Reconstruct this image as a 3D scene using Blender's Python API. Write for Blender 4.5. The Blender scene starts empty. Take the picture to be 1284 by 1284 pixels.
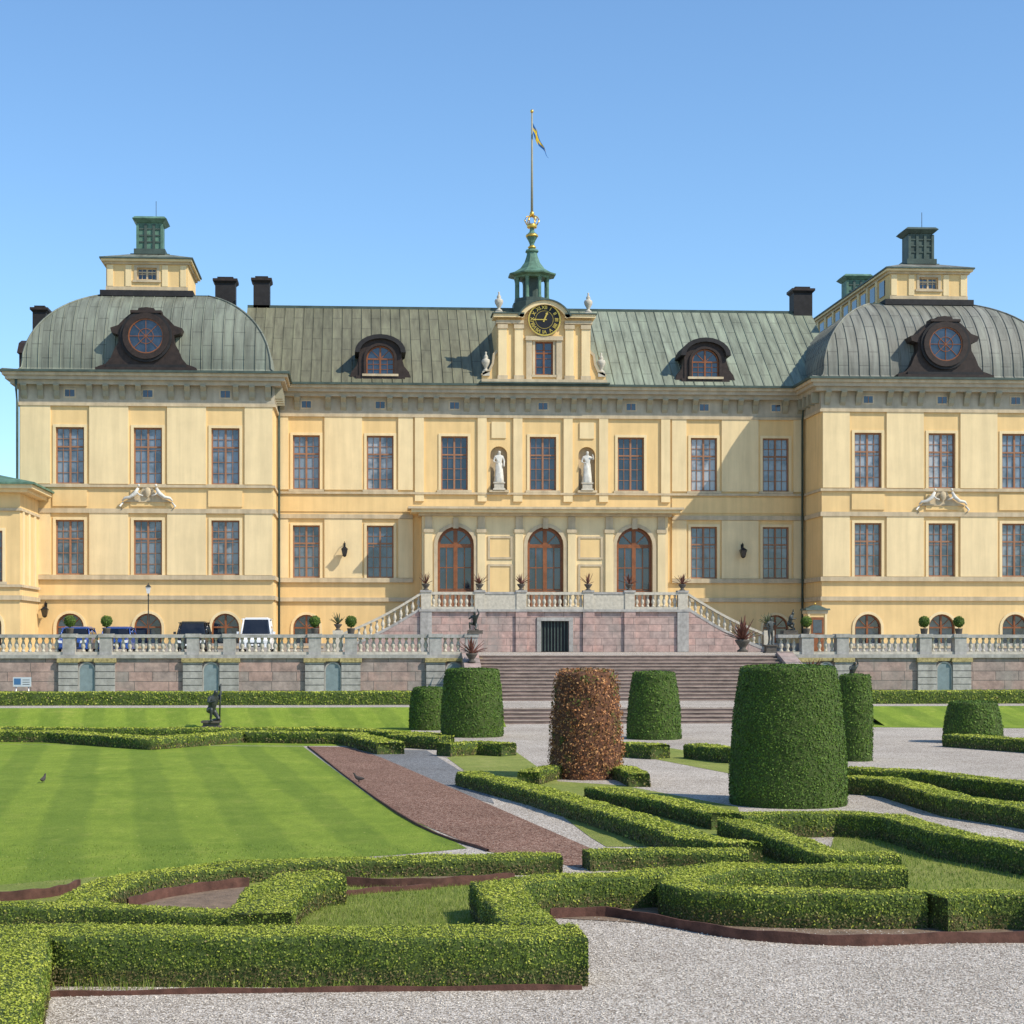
import bpy, math, random
import numpy as np
from mathutils import Vector, Matrix
random.seed(3); rng=np.random.default_rng(5)
F=2150.; TH=math.radians(3.3); PPX=574.; PPY=804.; CX,CY,CZ=-11.3,0.,3.03
sc=bpy.context.scene; COL=sc.collection
def G(px,py,Z=0.0):
    w=F*(CZ-Z)/(py-PPY); u=(px-PPX)/F*w
    return (CX+u*math.cos(TH)+w*math.sin(TH), CY-u*math.sin(TH)+w*math.cos(TH))
def XatY(px,Y):
    return CX+Y*math.tan(TH+math.atan((px-PPX)/F))
# ---------------------------------------------------------------- world
w=bpy.data.worlds.new("World"); sc.world=w; w.use_nodes=True
nt=w.node_tree; bg=nt.nodes["Background"]
sky=nt.nodes.new("ShaderNodeTexSky"); sky.sky_type='NISHITA'; sky.sun_disc=False
AZ=math.radians(57); EL=math.radians(44)
sx,sy,sz=math.sin(AZ)*math.cos(EL),-math.cos(AZ)*math.cos(EL),math.sin(EL)
sky.sun_elevation=EL; sky.sun_rotation=math.atan2(sx,sy)
sky.air_density=1.0; sky.dust_density=0.3; sky.ozone_density=2.5; sky.altitude=50
tint=nt.nodes.new("ShaderNodeMix"); tint.data_type='RGBA'; tint.blend_type='MULTIPLY'; tint.inputs[0].default_value=1
tint.inputs[7].default_value=(.98,1.20,1.33,1)
nt.links.new(sky.outputs[0],tint.inputs[6]); nt.links.new(tint.outputs[2],bg.inputs[0]); bg.inputs[1].default_value=0.15
sl=bpy.data.lights.new("sun","SUN"); sl.energy=5.0; sl.angle=math.radians(0.5); sl.color=(1,0.93,0.80)
so=bpy.data.objects.new("sun",sl); COL.objects.link(so)
so.rotation_euler=Vector((sx,sy,sz)).to_track_quat('Z','Y').to_euler()
cam=bpy.data.cameras.new("camera"); co=bpy.data.objects.new("camera",cam); COL.objects.link(co)
cam.sensor_width=36; cam.lens=36*F/1284; cam.shift_x=(642-PPX)/1284; cam.shift_y=(PPY-642)/1284
cam.clip_end=4000; cam.clip_start=0.1
co.location=(CX,CY,CZ); co.rotation_euler=(math.pi/2,0,-TH); sc.camera=co
sc.view_settings.view_transform='Standard'; sc.view_settings.look='None'; sc.view_settings.exposure=0
# ---------------------------------------------------------------- materials
def newmat(n):
    m=bpy.data.materials.new(n); m.use_nodes=True; t=m.node_tree
    return m,t,t.nodes["Principled BSDF"]
def N(t,k,**kw):
    n=t.nodes.new(k)
    for a,b in kw.items(): setattr(n,a,b)
    return n
def noise(t,scale,vec,detail=6,rough=.6):
    n=N(t,"ShaderNodeTexNoise"); n.inputs["Scale"].default_value=scale; n.inputs["Detail"].default_value=detail
    n.inputs["Roughness"].default_value=rough; t.links.new(vec,n.inputs["Vector"]); return n.outputs["Fac"]
def ramp(t,fac,stops):
    r=N(t,"ShaderNodeValToRGB"); t.links.new(fac,r.inputs[0]); e=r.color_ramp.elements
    while len(e)<len(stops): e.new(.5)
    for i,(p,c) in enumerate(stops):
        e[i].position=p; e[i].color=(c[0],c[1],c[2],1)
    return r.outputs[0]
def mixc(t,f,a,b,mode='MIX'):
    m=N(t,"ShaderNodeMix",data_type='RGBA',blend_type=mode)
    for s,v in ((0,f),(6,a),(7,b)):
        if isinstance(v,(int,float)): m.inputs[s].default_value=v
        elif isinstance(v,tuple): m.inputs[s].default_value=(v[0],v[1],v[2],1)
        else: t.links.new(v,m.inputs[s])
    return m.outputs[2]
def pos(t,scale=(1,1,1)):
    g=N(t,"ShaderNodeNewGeometry"); mp=N(t,"ShaderNodeMapping"); mp.inputs["Scale"].default_value=scale
    t.links.new(g.outputs["Position"],mp.inputs["Vector"]); return mp.outputs[0]
def bump(t,b,h,strength,dist=.02):
    bm=N(t,"ShaderNodeBump"); bm.inputs["Strength"].default_value=strength; bm.inputs["Distance"].default_value=dist
    t.links.new(h,bm.inputs["Height"]); t.links.new(bm.outputs[0],b.inputs["Normal"])
def pm(name,c,var=.2,scale=3,rough=.8,bmp=.2,bscale=30,metal=0,streak=0,spec=.3):
    m,t,b=newmat(name); p=pos(t)
    d=tuple(x*(1-var) for x in c); l=tuple(min(1,x*(1+var)) for x in c)
    col=ramp(t,noise(t,scale,p),[(.3,d),(.7,l)])
    if streak:
        s=noise(t,1.0,pos(t,(2.2,2.2,.18)),5)
        s2=ramp(t,s,[(.38,(1-streak,)*3),(.62,(1,1,1))]); col=mixc(t,1.0,col,s2,'MULTIPLY')
    t.links.new(col,b.inputs["Base Color"]); b.inputs["Roughness"].default_value=rough; b.inputs["Metallic"].default_value=metal
    b.inputs["Specular IOR Level"].default_value=spec
    if bmp: bump(t,b,noise(t,bscale,p,4),bmp)
    return m
M={}
M['stucco']=pm('yellow_stucco',(.80,.555,.255),.07,.6,.9,.15,25,streak=.11)
M['pale']=pm('pale_stucco_trim',(.82,.635,.355),.06,.8,.9,.12,25,streak=.12)
M['ledge']=pm('ledge_stone',(.58,.46,.295),.12,2,.85,.15,25,streak=.2)
M['frieze']=pm('grey_frieze',(.46,.395,.285),.12,2,.85,.15,25,streak=.15)
M['bracket']=pm('bracket_grey_green',(.31,.285,.20),.12,2,.85)
M['copperdark']=pm('dark_copper',(.06,.085,.07),.3,2,.6,.1)
M['copper']=pm('green_copper',(.115,.215,.15),.35,2.5,.6,.1,streak=.3)
M['brown']=pm('dark_brown_wood',(.034,.022,.017),.35,4,.6,.2)
M['frame']=pm('red_brown_window_frame',(.31,.15,.08),.15,4,.6,0)
M['door']=pm('varnished_door_wood',(.24,.085,.032),.25,4,.4,.1)
M['white']=pm('white_marble',(.62,.59,.52),.14,5,.6,.2,20)
M['bronze']=pm('dark_bronze',(.035,.04,.035),.4,8,.45,.2,30,spec=.5)
M['gold']=pm('gilding',(.75,.48,.10),.15,8,.35,.1,metal=.8)
M['black']=pm('black_iron',(.012,.012,.014),.2,8,.5,0)
M['chim']=pm('chimney_dark_metal',(.022,.020,.020),.3,3,.7,.1)
M['stonegrey']=pm('grey_limestone',(.41,.385,.35),.22,5,.85,.4,18,streak=.25)
M['baluster']=pm('baluster_limestone',(.50,.45,.36),.2,6,.85,.3,18)
M['tread']=pm('worn_tread_stone',(.33,.26,.21),.3,2.2,.9,.4,14)
M['lichen']=pm('lichen_stone',(.36,.29,.13),.45,9,.9,.4,18)
M['niche']=pm('niche_blue_grey',(.20,.25,.26),.15,4,.8,.2)
M['step']=pm('step_stone',(.24,.17,.14),.35,1.7,.9,.4,14)
M['rust']=pm('rusted_steel',(.11,.05,.035),.45,6,.85,.3,25)
M['soil']=pm('bare_soil',(.20,.14,.095),.35,5,1,.8,30)
M['pot']=pm('dark_pot',(.10,.085,.07),.3,8,.8)
M['tyre']=pm('tyre_rubber',(.015,.015,.015),.1,8,.9,0)
M['hub']=pm('wheel_alloy',(.5,.5,.5),.1,8,.3,0,metal=.8)
M['carblue']=pm('blue_car_paint',(.02,.07,.28),.03,3,.2,0,spec=.6)
M['carblack']=pm('black_car_paint',(.015,.016,.02),.03,3,.2,0,spec=.6)
M['carwhite']=pm('white_car_paint',(.78,.78,.78),.02,3,.25,0,spec=.6)
M['lens']=pm('lamp_lens',(.7,.7,.68),.05,3,.1,0,spec=.8)
M['flagb']=pm('flag_blue',(.02,.12,.35),.1,5,.8,0)
M['flagy']=pm('flag_yellow',(.75,.50,.03),.1,5,.8,0)
M['agave']=pm('red_agave_leaf',(.15,.06,.042),.4,8,.6,0)
M['agaveg']=pm('green_agave_leaf',(.10,.12,.06),.3,8,.6,0)
M['signw']=pm('sign_white',(.55,.58,.6),.03,5,.5,0)
M['signb']=pm('sign_blue',(.06,.16,.32),.03,5,.5,0)
M['feather']=pm('dark_feathers',(.06,.05,.045),.3,30,.8,0)
def glass(name,c,c2,refl=.9,rough=.06):
    m,t,b=newmat(name); oi=N(t,"ShaderNodeObjectInfo")
    n=noise(t,.9,pos(t),3)
    a=mixc(t,oi.outputs["Random"],c,c2)
    dk=tuple(x*.5 for x in c)
    col=mixc(t,ramp(t,n,[(.45,(0,0,0)),(.62,(1,1,1))]),a,dk)
    t.links.new(col,b.inputs["Base Color"]); b.inputs["Roughness"].default_value=rough
    b.inputs["Specular IOR Level"].default_value=refl
    bump(t,b,noise(t,1.8,pos(t),2),.08,.05)
    return m
M['glass']=glass('window_glass_curtained',(.16,.20,.25),(.42,.41,.40))
M['glassl']=glass('window_glass_lower',(.07,.10,.14),(.22,.24,.26))
M['glassd']=glass('window_glass_dark',(.018,.03,.055),(.035,.05,.08))
M['glassc']=glass('car_glass',(.01,.01,.012),(.02,.02,.02))
def roofmat(name,ca,cb,grad):
    m,t,b=newmat(name); g=N(t,"ShaderNodeNewGeometry"); sp=N(t,"ShaderNodeSeparateXYZ"); t.links.new(g.outputs["Position"],sp.inputs[0])
    mr=N(t,"ShaderNodeMapRange"); mr.inputs[1].default_value=grad[0]; mr.inputs[2].default_value=grad[1]; t.links.new(sp.outputs[0],mr.inputs[0])
    base=mixc(t,mr.outputs[0],ca,cb)
    s=noise(t,1.0,pos(t,(3.3,.5,.35)),7,.65)
    base=mixc(t,1.0,base,ramp(t,s,[(.3,(.62,.62,.60)),(.5,(.95,.95,.95)),(.7,(1.25,1.3,1.25))]),'MULTIPLY')
    wv=N(t,"ShaderNodeTexWhiteNoise",noise_dimensions='1D')
    fl=N(t,"ShaderNodeMath",operation='FLOOR'); mu=N(t,"ShaderNodeMath",operation='DIVIDE'); mu.inputs[1].default_value=.62
    t.links.new(sp.outputs[0],mu.inputs[0]); t.links.new(mu.outputs[0],fl.inputs[0]); t.links.new(fl.outputs[0],wv.inputs["W"])
    base=mixc(t,1.0,base,ramp(t,wv.outputs["Value"],[(0,(.84,.84,.83)),(1,(1.1,1.1,1.1))]),'MULTIPLY')
    cb_=N(t,"ShaderNodeCombineXYZ")
    t.links.new(mu.outputs[0],cb_.inputs[1]); t.links.new(sp.outputs[2],cb_.inputs[0])
    br=N(t,"ShaderNodeTexBrick"); br.inputs["Scale"].default_value=1; br.inputs["Brick Width"].default_value=1.7; br.inputs["Row Height"].default_value=1.0; br.inputs["Mortar Size"].default_value=.03
    br.inputs[1].default_value=(1,1,1,1); br.inputs[2].default_value=(.93,.94,.93,1); br.inputs[3].default_value=(.62,.62,.62,1)
    t.links.new(cb_.outputs[0],br.inputs["Vector"]); base=mixc(t,1.0,base,br.outputs[0],'MULTIPLY')
    t.links.new(base,b.inputs["Base Color"]); b.inputs["Roughness"].default_value=.6; b.inputs["Specular IOR Level"].default_value=.35
    bump(t,b,noise(t,2.5,pos(t),4),.25,.04)
    return m
M['roof']=roofmat('patinated_sheet_roof',(.175,.165,.105),(.25,.27,.20),(-5,5))
M['dome']=roofmat('dome_sheet_copper',(.195,.205,.16),(.22,.215,.18),(-20,20))
def blockmat(name,c1,c2,mort,sx=1.5,rows=.42):
    m,t,b=newmat(name); g=N(t,"ShaderNodeNewGeometry"); sp=N(t,"ShaderNodeSeparateXYZ"); cb=N(t,"ShaderNodeCombineXYZ")
    t.links.new(g.outputs["Position"],sp.inputs[0])
    ad=N(t,"ShaderNodeMath",operation='ADD'); t.links.new(sp.outputs[0],ad.inputs[0]); t.links.new(sp.outputs[1],ad.inputs[1])
    t.links.new(ad.outputs[0],cb.inputs[0]); t.links.new(sp.outputs[2],cb.inputs[1])
    br=N(t,"ShaderNodeTexBrick"); t.links.new(cb.outputs[0],br.inputs["Vector"])
    br.inputs["Scale"].default_value=1; br.inputs["Brick Width"].default_value=sx; br.inputs["Row Height"].default_value=rows
    br.inputs["Mortar Size"].default_value=.015; br.offset=.43; br.squash=.7; br.squash_frequency=3
    for i,c in ((1,c1),(2,c2),(3,mort)): br.inputs[i].default_value=(*c,1)
    n=noise(t,2.4,pos(t),7,.7); col=mixc(t,1.0,br.outputs[0],ramp(t,n,[(.3,(.6,.6,.62)),(.7,(1.35,1.3,1.3))]),'MULTIPLY')
    n2=noise(t,.9,pos(t,(1,1,.5)),5); col=mixc(t,ramp(t,n2,[(.5,(0,0,0)),(.75,(.7,.7,.7))]),col,(.27,.25,.22))
    t.links.new(col,b.inputs["Base Color"]); b.inputs["Roughness"].default_value=.9
    mm=N(t,"ShaderNodeMath",operation='SUBTRACT'); t.links.new(n,mm.inputs[0]); t.links.new(br.outputs["Fac"],mm.inputs[1])
    bump(t,b,mm.outputs[0],.6,.04)
    return m
M['block']=blockmat('pink_sandstone_blocks',(.40,.265,.22),(.31,.26,.23),(.15,.13,.115))
M['block2']=blockmat('landing_sandstone_blocks',(.46,.30,.25),(.38,.29,.25),(.2,.16,.14),1.1,.40)
def gravel(name,cols,sc_=55,big=.35):
    m,t,b=newmat(name); p=pos(t)
    v=N(t,"ShaderNodeTexVoronoi"); v.inputs["Scale"].default_value=sc_; t.links.new(p,v.inputs["Vector"])
    bw=N(t,"ShaderNodeRGBToBW"); t.links.new(v.outputs["Color"],bw.inputs[0])
    c=ramp(t,bw.outputs[0],[(.15,cols[0]),(.5,cols[1]),(.85,cols[2])])
    n=noise(t,big,p,8,.7); c=mixc(t,1.0,c,ramp(t,n,[(.3,(.78,.76,.74)),(.65,(1.1,1.1,1.1))]),'MULTIPLY')
    n3=noise(t,7,p,5,.7); c=mixc(t,1.0,c,ramp(t,n3,[(.3,(.78,.77,.76)),(.65,(1.08,1.08,1.08))]),'MULTIPLY')
    t.links.new(c,b.inputs["Base Color"]); b.inputs["Roughness"].default_value=.95; b.inputs["Specular IOR Level"].default_value=.15
    inv=N(t,"ShaderNodeMath",operation='SUBTRACT'); inv.inputs[0].default_value=1; t.links.new(v.outputs["Distance"],inv.inputs[1])
    bump(t,b,inv.outputs[0],.9,.012); return m
M['gravel']=gravel('grey_gravel',((.20,.16,.12),(.455,.395,.33),(.73,.665,.585)))
M['pebble']=pm('gravel_pebbles',(.50,.44,.37),.55,35,.9,0)
M['redgravel']=gravel('red_crushed_brick',((.09,.042,.028),(.225,.115,.078),(.42,.29,.22)),45,.6)
M['darkgravel']=gravel('dark_slate_gravel',((.11,.11,.11),(.19,.19,.19),(.31,.31,.31)),45)
def grass(name,c1,c2,c3,stripes=False):
    m,t,b=newmat(name); p=pos(t)
    n=noise(t,26,p,6,.75); col=ramp(t,n,[(.28,c1),(.5,c2),(.74,c3)])
    n2=noise(t,.45,p,5,.6); col=mixc(t,1.0,col,ramp(t,n2,[(.3,(.82,.86,.75)),(.7,(1.15,1.08,1.1))]),'MULTIPLY')
    n4=noise(t,4,pos(t,(1,.35,1)),5,.7); col=mixc(t,1.0,col,ramp(t,n4,[(.3,(.80,.84,.8)),(.7,(1.12,1.10,1.1))]),'MULTIPLY')
    n5=noise(t,1.3,p,6,.75); col=mixc(t,ramp(t,n5,[(.54,(0,0,0)),(.74,(.5,.5,.5))]),col,(c3[0]*1.25,c3[1]*1.02,c3[2]*1.1))
    if stripes:
        mp=N(t,"ShaderNodeMapping"); mp.inputs["Rotation"].default_value=(0,0,math.radians(-8)); t.links.new(p,mp.inputs[0])
        wv=N(t,"ShaderNodeTexWave"); wv.inputs["Scale"].default_value=.21; wv.inputs["Distortion"].default_value=.9; wv.inputs["Detail"].default_value=3; t.links.new(mp.outputs[0],wv.inputs["Vector"])
        col=mixc(t,1.0,col,ramp(t,wv.outputs["Fac"],[(.35,(.87,.90,.88)),(.65,(1.10,1.08,1.03))]),'MULTIPLY')
        vo=N(t,"ShaderNodeTexVoronoi"); vo.inputs["Scale"].default_value=2.3; t.links.new(p,vo.inputs["Vector"])
        col=mixc(t,ramp(t,vo.outputs["Distance"],[(.03,(1,1,1)),(.06,(0,0,0))]),col,(.6,.52,.15))
    t.links.new(col,b.inputs["Base Color"]); b.inputs["Roughness"].default_value=.9; b.inputs["Specular IOR Level"].default_value=.15
    bump(t,b,noise(t,45,p,5,.8),1.0,.03); return m
M['lawn']=grass('mown_lawn',(.11,.17,.018),(.215,.30,.036),(.33,.40,.08),True)
M['grass']=grass('rough_grass',(.15,.18,.035),(.26,.30,.07),(.40,.41,.15))
def leafmat(name,stops,tr=.25,big=1.2,base=False,patch=None):
    m,t,b=newmat(name); g=N(t,"ShaderNodeNewGeometry")
    c=ramp(t,g.outputs["Random Per Island"],stops)
    if patch:
        pn=noise(t,2.6,pos(t),5,.7); pc=ramp(t,g.outputs["Random Per Island"],[(0,(.04,.08,.015)),(1,(.13,.19,.035))])
        c=mixc(t,ramp(t,pn,[(.53,(0,0,0)),(.60,(.9,.9,.9))]),c,pc)
    n=noise(t,big,pos(t),5,.7); c=mixc(t,1.0,c,ramp(t,n,[(.32,(.70,.74,.70)),(.68,(1.25,1.18,1.15))]),'MULTIPLY')
    if base:
        sp=N(t,"ShaderNodeSeparateXYZ"); t.links.new(g.outputs["Position"],sp.inputs[0])
        n2=noise(t,5,pos(t),4); ad=N(t,"ShaderNodeMath",operation='MULTIPLY_ADD'); t.links.new(n2,ad.inputs[0]); ad.inputs[1].default_value=-.24; t.links.new(sp.outputs[2],ad.inputs[2])
        c=mixc(t,ramp(t,ad.outputs[0],[(0.0,(.8,.8,.8)),(.08,(0,0,0))]),c,(.17,.12,.065))
    t.links.new(c,b.inputs["Base Color"]); b.inputs["Roughness"].default_value=.6; b.inputs["Specular IOR Level"].default_value=.2
    tl=N(t,"ShaderNodeBsdfTranslucent"); t.links.new(c,tl.inputs[0]); ms=N(t,"ShaderNodeMixShader"); ms.inputs[0].default_value=tr
    t.links.new(b.outputs[0],ms.inputs[1]); t.links.new(tl.outputs[0],ms.inputs[2]); t.links.new(ms.outputs[0],t.nodes["Material Output"].inputs[0])
    return m
M['leaftop']=leafmat('hedge_young_sunlit_leaves',[(0,(.28,.34,.035)),(.5,(.42,.47,.06)),(1,(.56,.57,.12))])  # paler hedge tops: young growth, with sunlight also put into the colour
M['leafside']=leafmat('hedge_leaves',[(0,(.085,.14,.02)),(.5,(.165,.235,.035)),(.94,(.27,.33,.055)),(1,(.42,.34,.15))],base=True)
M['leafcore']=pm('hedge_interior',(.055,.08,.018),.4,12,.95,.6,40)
M['yew']=leafmat('yew_needles',[(0,(.05,.10,.016)),(.6,(.09,.16,.023)),(1,(.14,.22,.036))],.15,1.6)
M['yewdead']=leafmat('dead_yew_needles',[(0,(.16,.06,.028)),(.5,(.36,.155,.06)),(1,(.58,.31,.13))],.1,2.5,patch=True)
M['deadcore']=pm('dead_hedge_interior',(.12,.055,.03),.4,12,.95,.6,40)
M['blade']=leafmat('grass_blades',[(0,(.13,.20,.028)),(.6,(.26,.34,.055)),(1,(.42,.43,.14))],.3,2)
# ---------------------------------------------------------------- mesh builder
class MB:
    def __init__(s): s.v=[];s.f=[];s.m=[];s.mats=[];s.sm=[]
    def mi(s,k):
        if k not in s.mats: s.mats.append(k)
        return s.mats.index(k)
    def add(s,v,f,k,smooth=False):
        o=len(s.v); s.v+=v; i=s.mi(k)
        for q in f: s.f.append([a+o for a in q]); s.m.append(i); s.sm.append(smooth)
    def box(s,x0,x1,y0,y1,z0,z1,k):
        if x0>x1:x0,x1=x1,x0
        v=[(x0,y0,z0),(x1,y0,z0),(x1,y1,z0),(x0,y1,z0),(x0,y0,z1),(x1,y0,z1),(x1,y1,z1),(x0,y1,z1)]
        s.add(v,[(0,3,2,1),(4,5,6,7),(0,1,5,4),(1,2,6,5),(2,3,7,6),(3,0,4,7)],k)
    def frus(s,cx,cy,z0,z1,a0,b0,a1,b1,k):
        v=[(cx-a0,cy-b0,z0),(cx+a0,cy-b0,z0),(cx+a0,cy+b0,z0),(cx-a0,cy+b0,z0),(cx-a1,cy-b1,z1),(cx+a1,cy-b1,z1),(cx+a1,cy+b1,z1),(cx-a1,cy+b1,z1)]
        s.add(v,[(0,3,2,1),(4,5,6,7),(0,1,5,4),(1,2,6,5),(2,3,7,6),(3,0,4,7)],k)
    def prism(s,pts,y0,y1,k):
        n=len(pts); v=[(x,y0,z) for x,z in pts]+[(x,y1,z) for x,z in pts]
        s.add(v,[list(range(n)),list(range(2*n-1,n-1,-1))]+[(i,i+n,(i+1)%n+n,(i+1)%n) for i in range(n)],k)
    def prismx(s,pts,x0,x1,k):
        n=len(pts); v=[(x0,y,z) for y,z in pts]+[(x1,y,z) for y,z in pts]
        s.add(v,[list(range(n-1,-1,-1)),list(range(n,2*n))]+[((i+1)%n,(i+1)%n+n,i+n,i) for i in range(n)],k)
    def band(s,out,inn,y0,y1,k,closed=False):
        n=len(out); v=[(x,y0,z) for x,z in out]+[(x,y0,z) for x,z in inn]+[(x,y1,z) for x,z in out]+[(x,y1,z) for x,z in inn]
        f=[]
        for i in range(n if closed else n-1):
            j=(i+1)%n; f+= [(i,n+i,n+j,j),(i,j,2*n+j,2*n+i),(n+j,n+i,3*n+i,3*n+j)]
        if not closed: f+=[(0,2*n,3*n,n),(n-1,2*n-1,4*n-1,3*n-1)]
        s.add(v,f,k)
    def lathe(s,prof,cx,cy,cz,k,seg=12,smooth=True,ph=0,sx=1,sy=1):
        v=[];f=[];n=len(prof)
        for i in range(seg):
            a=2*math.pi*i/seg+ph
            for r,z in prof: v.append((cx+r*math.cos(a)*sx,cy+r*math.sin(a)*sy,cz+z))
        for i in range(seg):
            j=(i+1)%seg
            for q in range(n-1): f.append((i*n+q,j*n+q,j*n+q+1,i*n+q+1))
        f.append([i*n for i in range(seg)][::-1]); f.append([i*n+n-1 for i in range(seg)])
        s.add(v,f,k,smooth)
    def tube(s,pts,r,k,seg=6):
        P=[Vector(p) for p in pts]; v=[];f=[]
        for i,p in enumerate(P):
            d=(P[min(i+1,len(P)-1)]-P[max(i-1,0)]).normalized()
            a=d.orthogonal().normalized() if abs(d.z)>.99 else d.cross(Vector((0,0,1))).normalized(); b=d.cross(a)
            rr=r[i] if isinstance(r,(list,tuple)) else r
            for q in range(seg):
                t=2*math.pi*q/seg; v.append(tuple(p+a*math.cos(t)*rr+b*math.sin(t)*rr))
        for i in range(len(P)-1):
            for q in range(seg):
                u=(q+1)%seg; f.append((i*seg+q,i*seg+u,(i+1)*seg+u,(i+1)*seg+q))
        f.append(list(range(seg))[::-1]); f.append([ (len(P)-1)*seg+q for q in range(seg)])
        s.add(v,f,k,True)
    def mesh(s,name):
        me=bpy.data.meshes.new(name); me.from_pydata(s.v,[],s.f)
        for k in s.mats: me.materials.append(M[k])
        me.polygons.foreach_set("material_index",s.m); me.polygons.foreach_set("use_smooth",s.sm); me.update(); return me
def wpos(o):
    p=Vector(o.location)
    if o.parent: p=wpos(o.parent)+o.matrix_parent_inverse.translation+p
    return p
def link(name,data=None,parent=None,loc=(0,0,0),world=True):
    o=bpy.data.objects.new(name,data); COL.objects.link(o); o.location=loc
    if parent:
        o.parent=parent
        if world: o.matrix_parent_inverse=Matrix.Translation(-wpos(parent))
    return o
def empty(name,loc,label=None,cat=None,group=None,parent=None):
    o=link(name,None,parent,loc)
    if label: meta(o,label,cat,group)
    return o
def meta(o,label,cat,group=None):
    o["label"]=label; o["category"]=cat
    if group: o["group"]=group
    return o
def part(mb,name,parent): return link(name,mb.mesh(name),parent)
def struct(o): o["kind"]="structure"; return o
def archpts(w,h,rise,n=12):
    p=[(-w/2,0)]
    for i in range(n+1):
        a=math.pi*(1-i/n); p.append((w/2*math.cos(a),h-rise+rise*math.sin(a)))
    p.append((w/2,0)); return p
def facade(mb,x0,x1,z0,z1,y,ops,k,kr=None,depth=.4):
    kr=kr or k
    xs=sorted({x0,x1}|{o[0] for o in ops}|{o[1] for o in ops}); zs=sorted({z0,z1}|{o[2] for o in ops}|{o[3] for o in ops})
    for i in range(len(xs)-1):
        for j in range(len(zs)-1):
            cx=(xs[i]+xs[i+1])/2; cz=(zs[j]+zs[j+1])/2
            if any(o[0]<cx<o[1] and o[2]<cz<o[3] for o in ops): continue
            mb.add([(xs[i],y,zs[j]),(xs[i+1],y,zs[j]),(xs[i+1],y,zs[j+1]),(xs[i],y,zs[j+1])],[(0,1,2,3)],k)
    for o in ops:
        xa,xb,za,zb=o[:4]; rise=o[4] if len(o)>4 else 0
        if rise:
            out=[(x+(xa+xb)/2,z+za) for x,z in archpts(xb-xa,zb-za,rise)]
            for i in range(1,len(out)-2):
                (ax,az),(bx,bz)=out[i],out[i+1]
                mb.add([(ax,y,az),(bx,y,bz),(bx,y,zb),(ax,y,zb)],[(0,1,2,3)],k)
        else: out=[(xa,za),(xa,zb),(xb,zb),(xb,za)]
        n=len(out)
        for i in range(n):
            (ax,az),(bx,bz)=out[i],out[(i+1)%n]
            mb.add([(ax,y,az),(bx,y,bz),(bx,y+depth,bz),(ax,y+depth,az)],[(0,1,2,3)],kr)
    for x in (x0,x1): mb.add([(x,y,z0),(x,y+depth,z0),(x,y+depth,z1),(x,y,z1)],[(0,1,2,3)],k)
# ---------------------------------------------------------------- windows
WC={}
def win_meshes(w,h,cols,rows,gl,rise=0,fr='frame',cas='pale',thick=.16):
    key=(w,h,cols,rows,gl,rise,fr,cas)
    if key in WC: return WC[key]
    big=(fr=='door' and h>4)
    su=MB(); t=thick
    o=archpts(w,h,rise) if rise else [(-w/2,0),(-w/2,h),(w/2,h),(w/2,0)]
    oo=archpts(w+2*t,h+t,rise+t) if rise else [(-w/2-t,0),(-w/2-t,h+t),(w/2+t,h+t),(w/2+t,0)]
    su.band(oo,o,-.05,.03,cas)
    su.box(-w/2-.25,w/2+.25,-.12,.05,-.14,-.001,'ledge')
    fm=MB(); b=.16 if big else .085
    ii=archpts(w-2*b,h-b,max(rise-b,.01)) if rise else [(-w/2+b,b),(-w/2+b,h-b),(w/2-b,h-b),(w/2-b,b)]
    if rise: fm.band(o,ii,.14,.24,fr)
    else: fm.band(o,ii,.14,.24,fr,True)
    hh=h-rise; cb=.11 if big else .045
    zt=hh*(.66 if not rise else 1); fm.box(-w/2+b,w/2-b,.15,.235,zt-cb,zt+cb,fr)
    fm.box(-cb-.01,cb+.01,.145,.23,.05,h-.05,fr)
    mw=.03 if big else .016
    for i in range(1,cols):
        x=-w/2+w*i/cols
        if abs(x)>.02: fm.box(x-mw,x+mw,.17,.228,.05,(hh if rise else h-.05),fr)
    for j in range(1,rows):
        z=hh*j/rows; fm.box(-w/2+.05,w/2-.05,.172,.226,z-mw,z+mw,fr)
    if rise:
        for a in (45,135):
            ca,sa=math.cos(math.radians(a)),math.sin(math.radians(a)); r=rise*.96; q=.035 if big else .02
            fm.prism([(-q*sa,hh+q*ca),(r*ca-q*sa,hh+r*sa+q*ca),(r*ca+q*sa,hh+r*sa-q*ca),(q*sa,hh-q*ca)],.172,.226,fr)
    gm=MB(); n=len(o); gm.add([(x,.22,z) for x,z in o],[list(range(n))],gl)
    WC[key]=(su.mesh('window'),fm.mesh('frame'),gm.mesh('glass')); return WC[key]
def window(parent,x,y,z,w,h,cols=4,rows=5,gl='glass',rise=0,fr='frame',cas='pale',name='window'):
    a,b,c=win_meshes(w,h,cols,rows,gl,rise,fr,cas)
    o=link(name,a,parent,(x,y,z)); link('frame',b,o,(0,0,0),False); link('glass_pane',c,o,(0,0,0),False); return o
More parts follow.
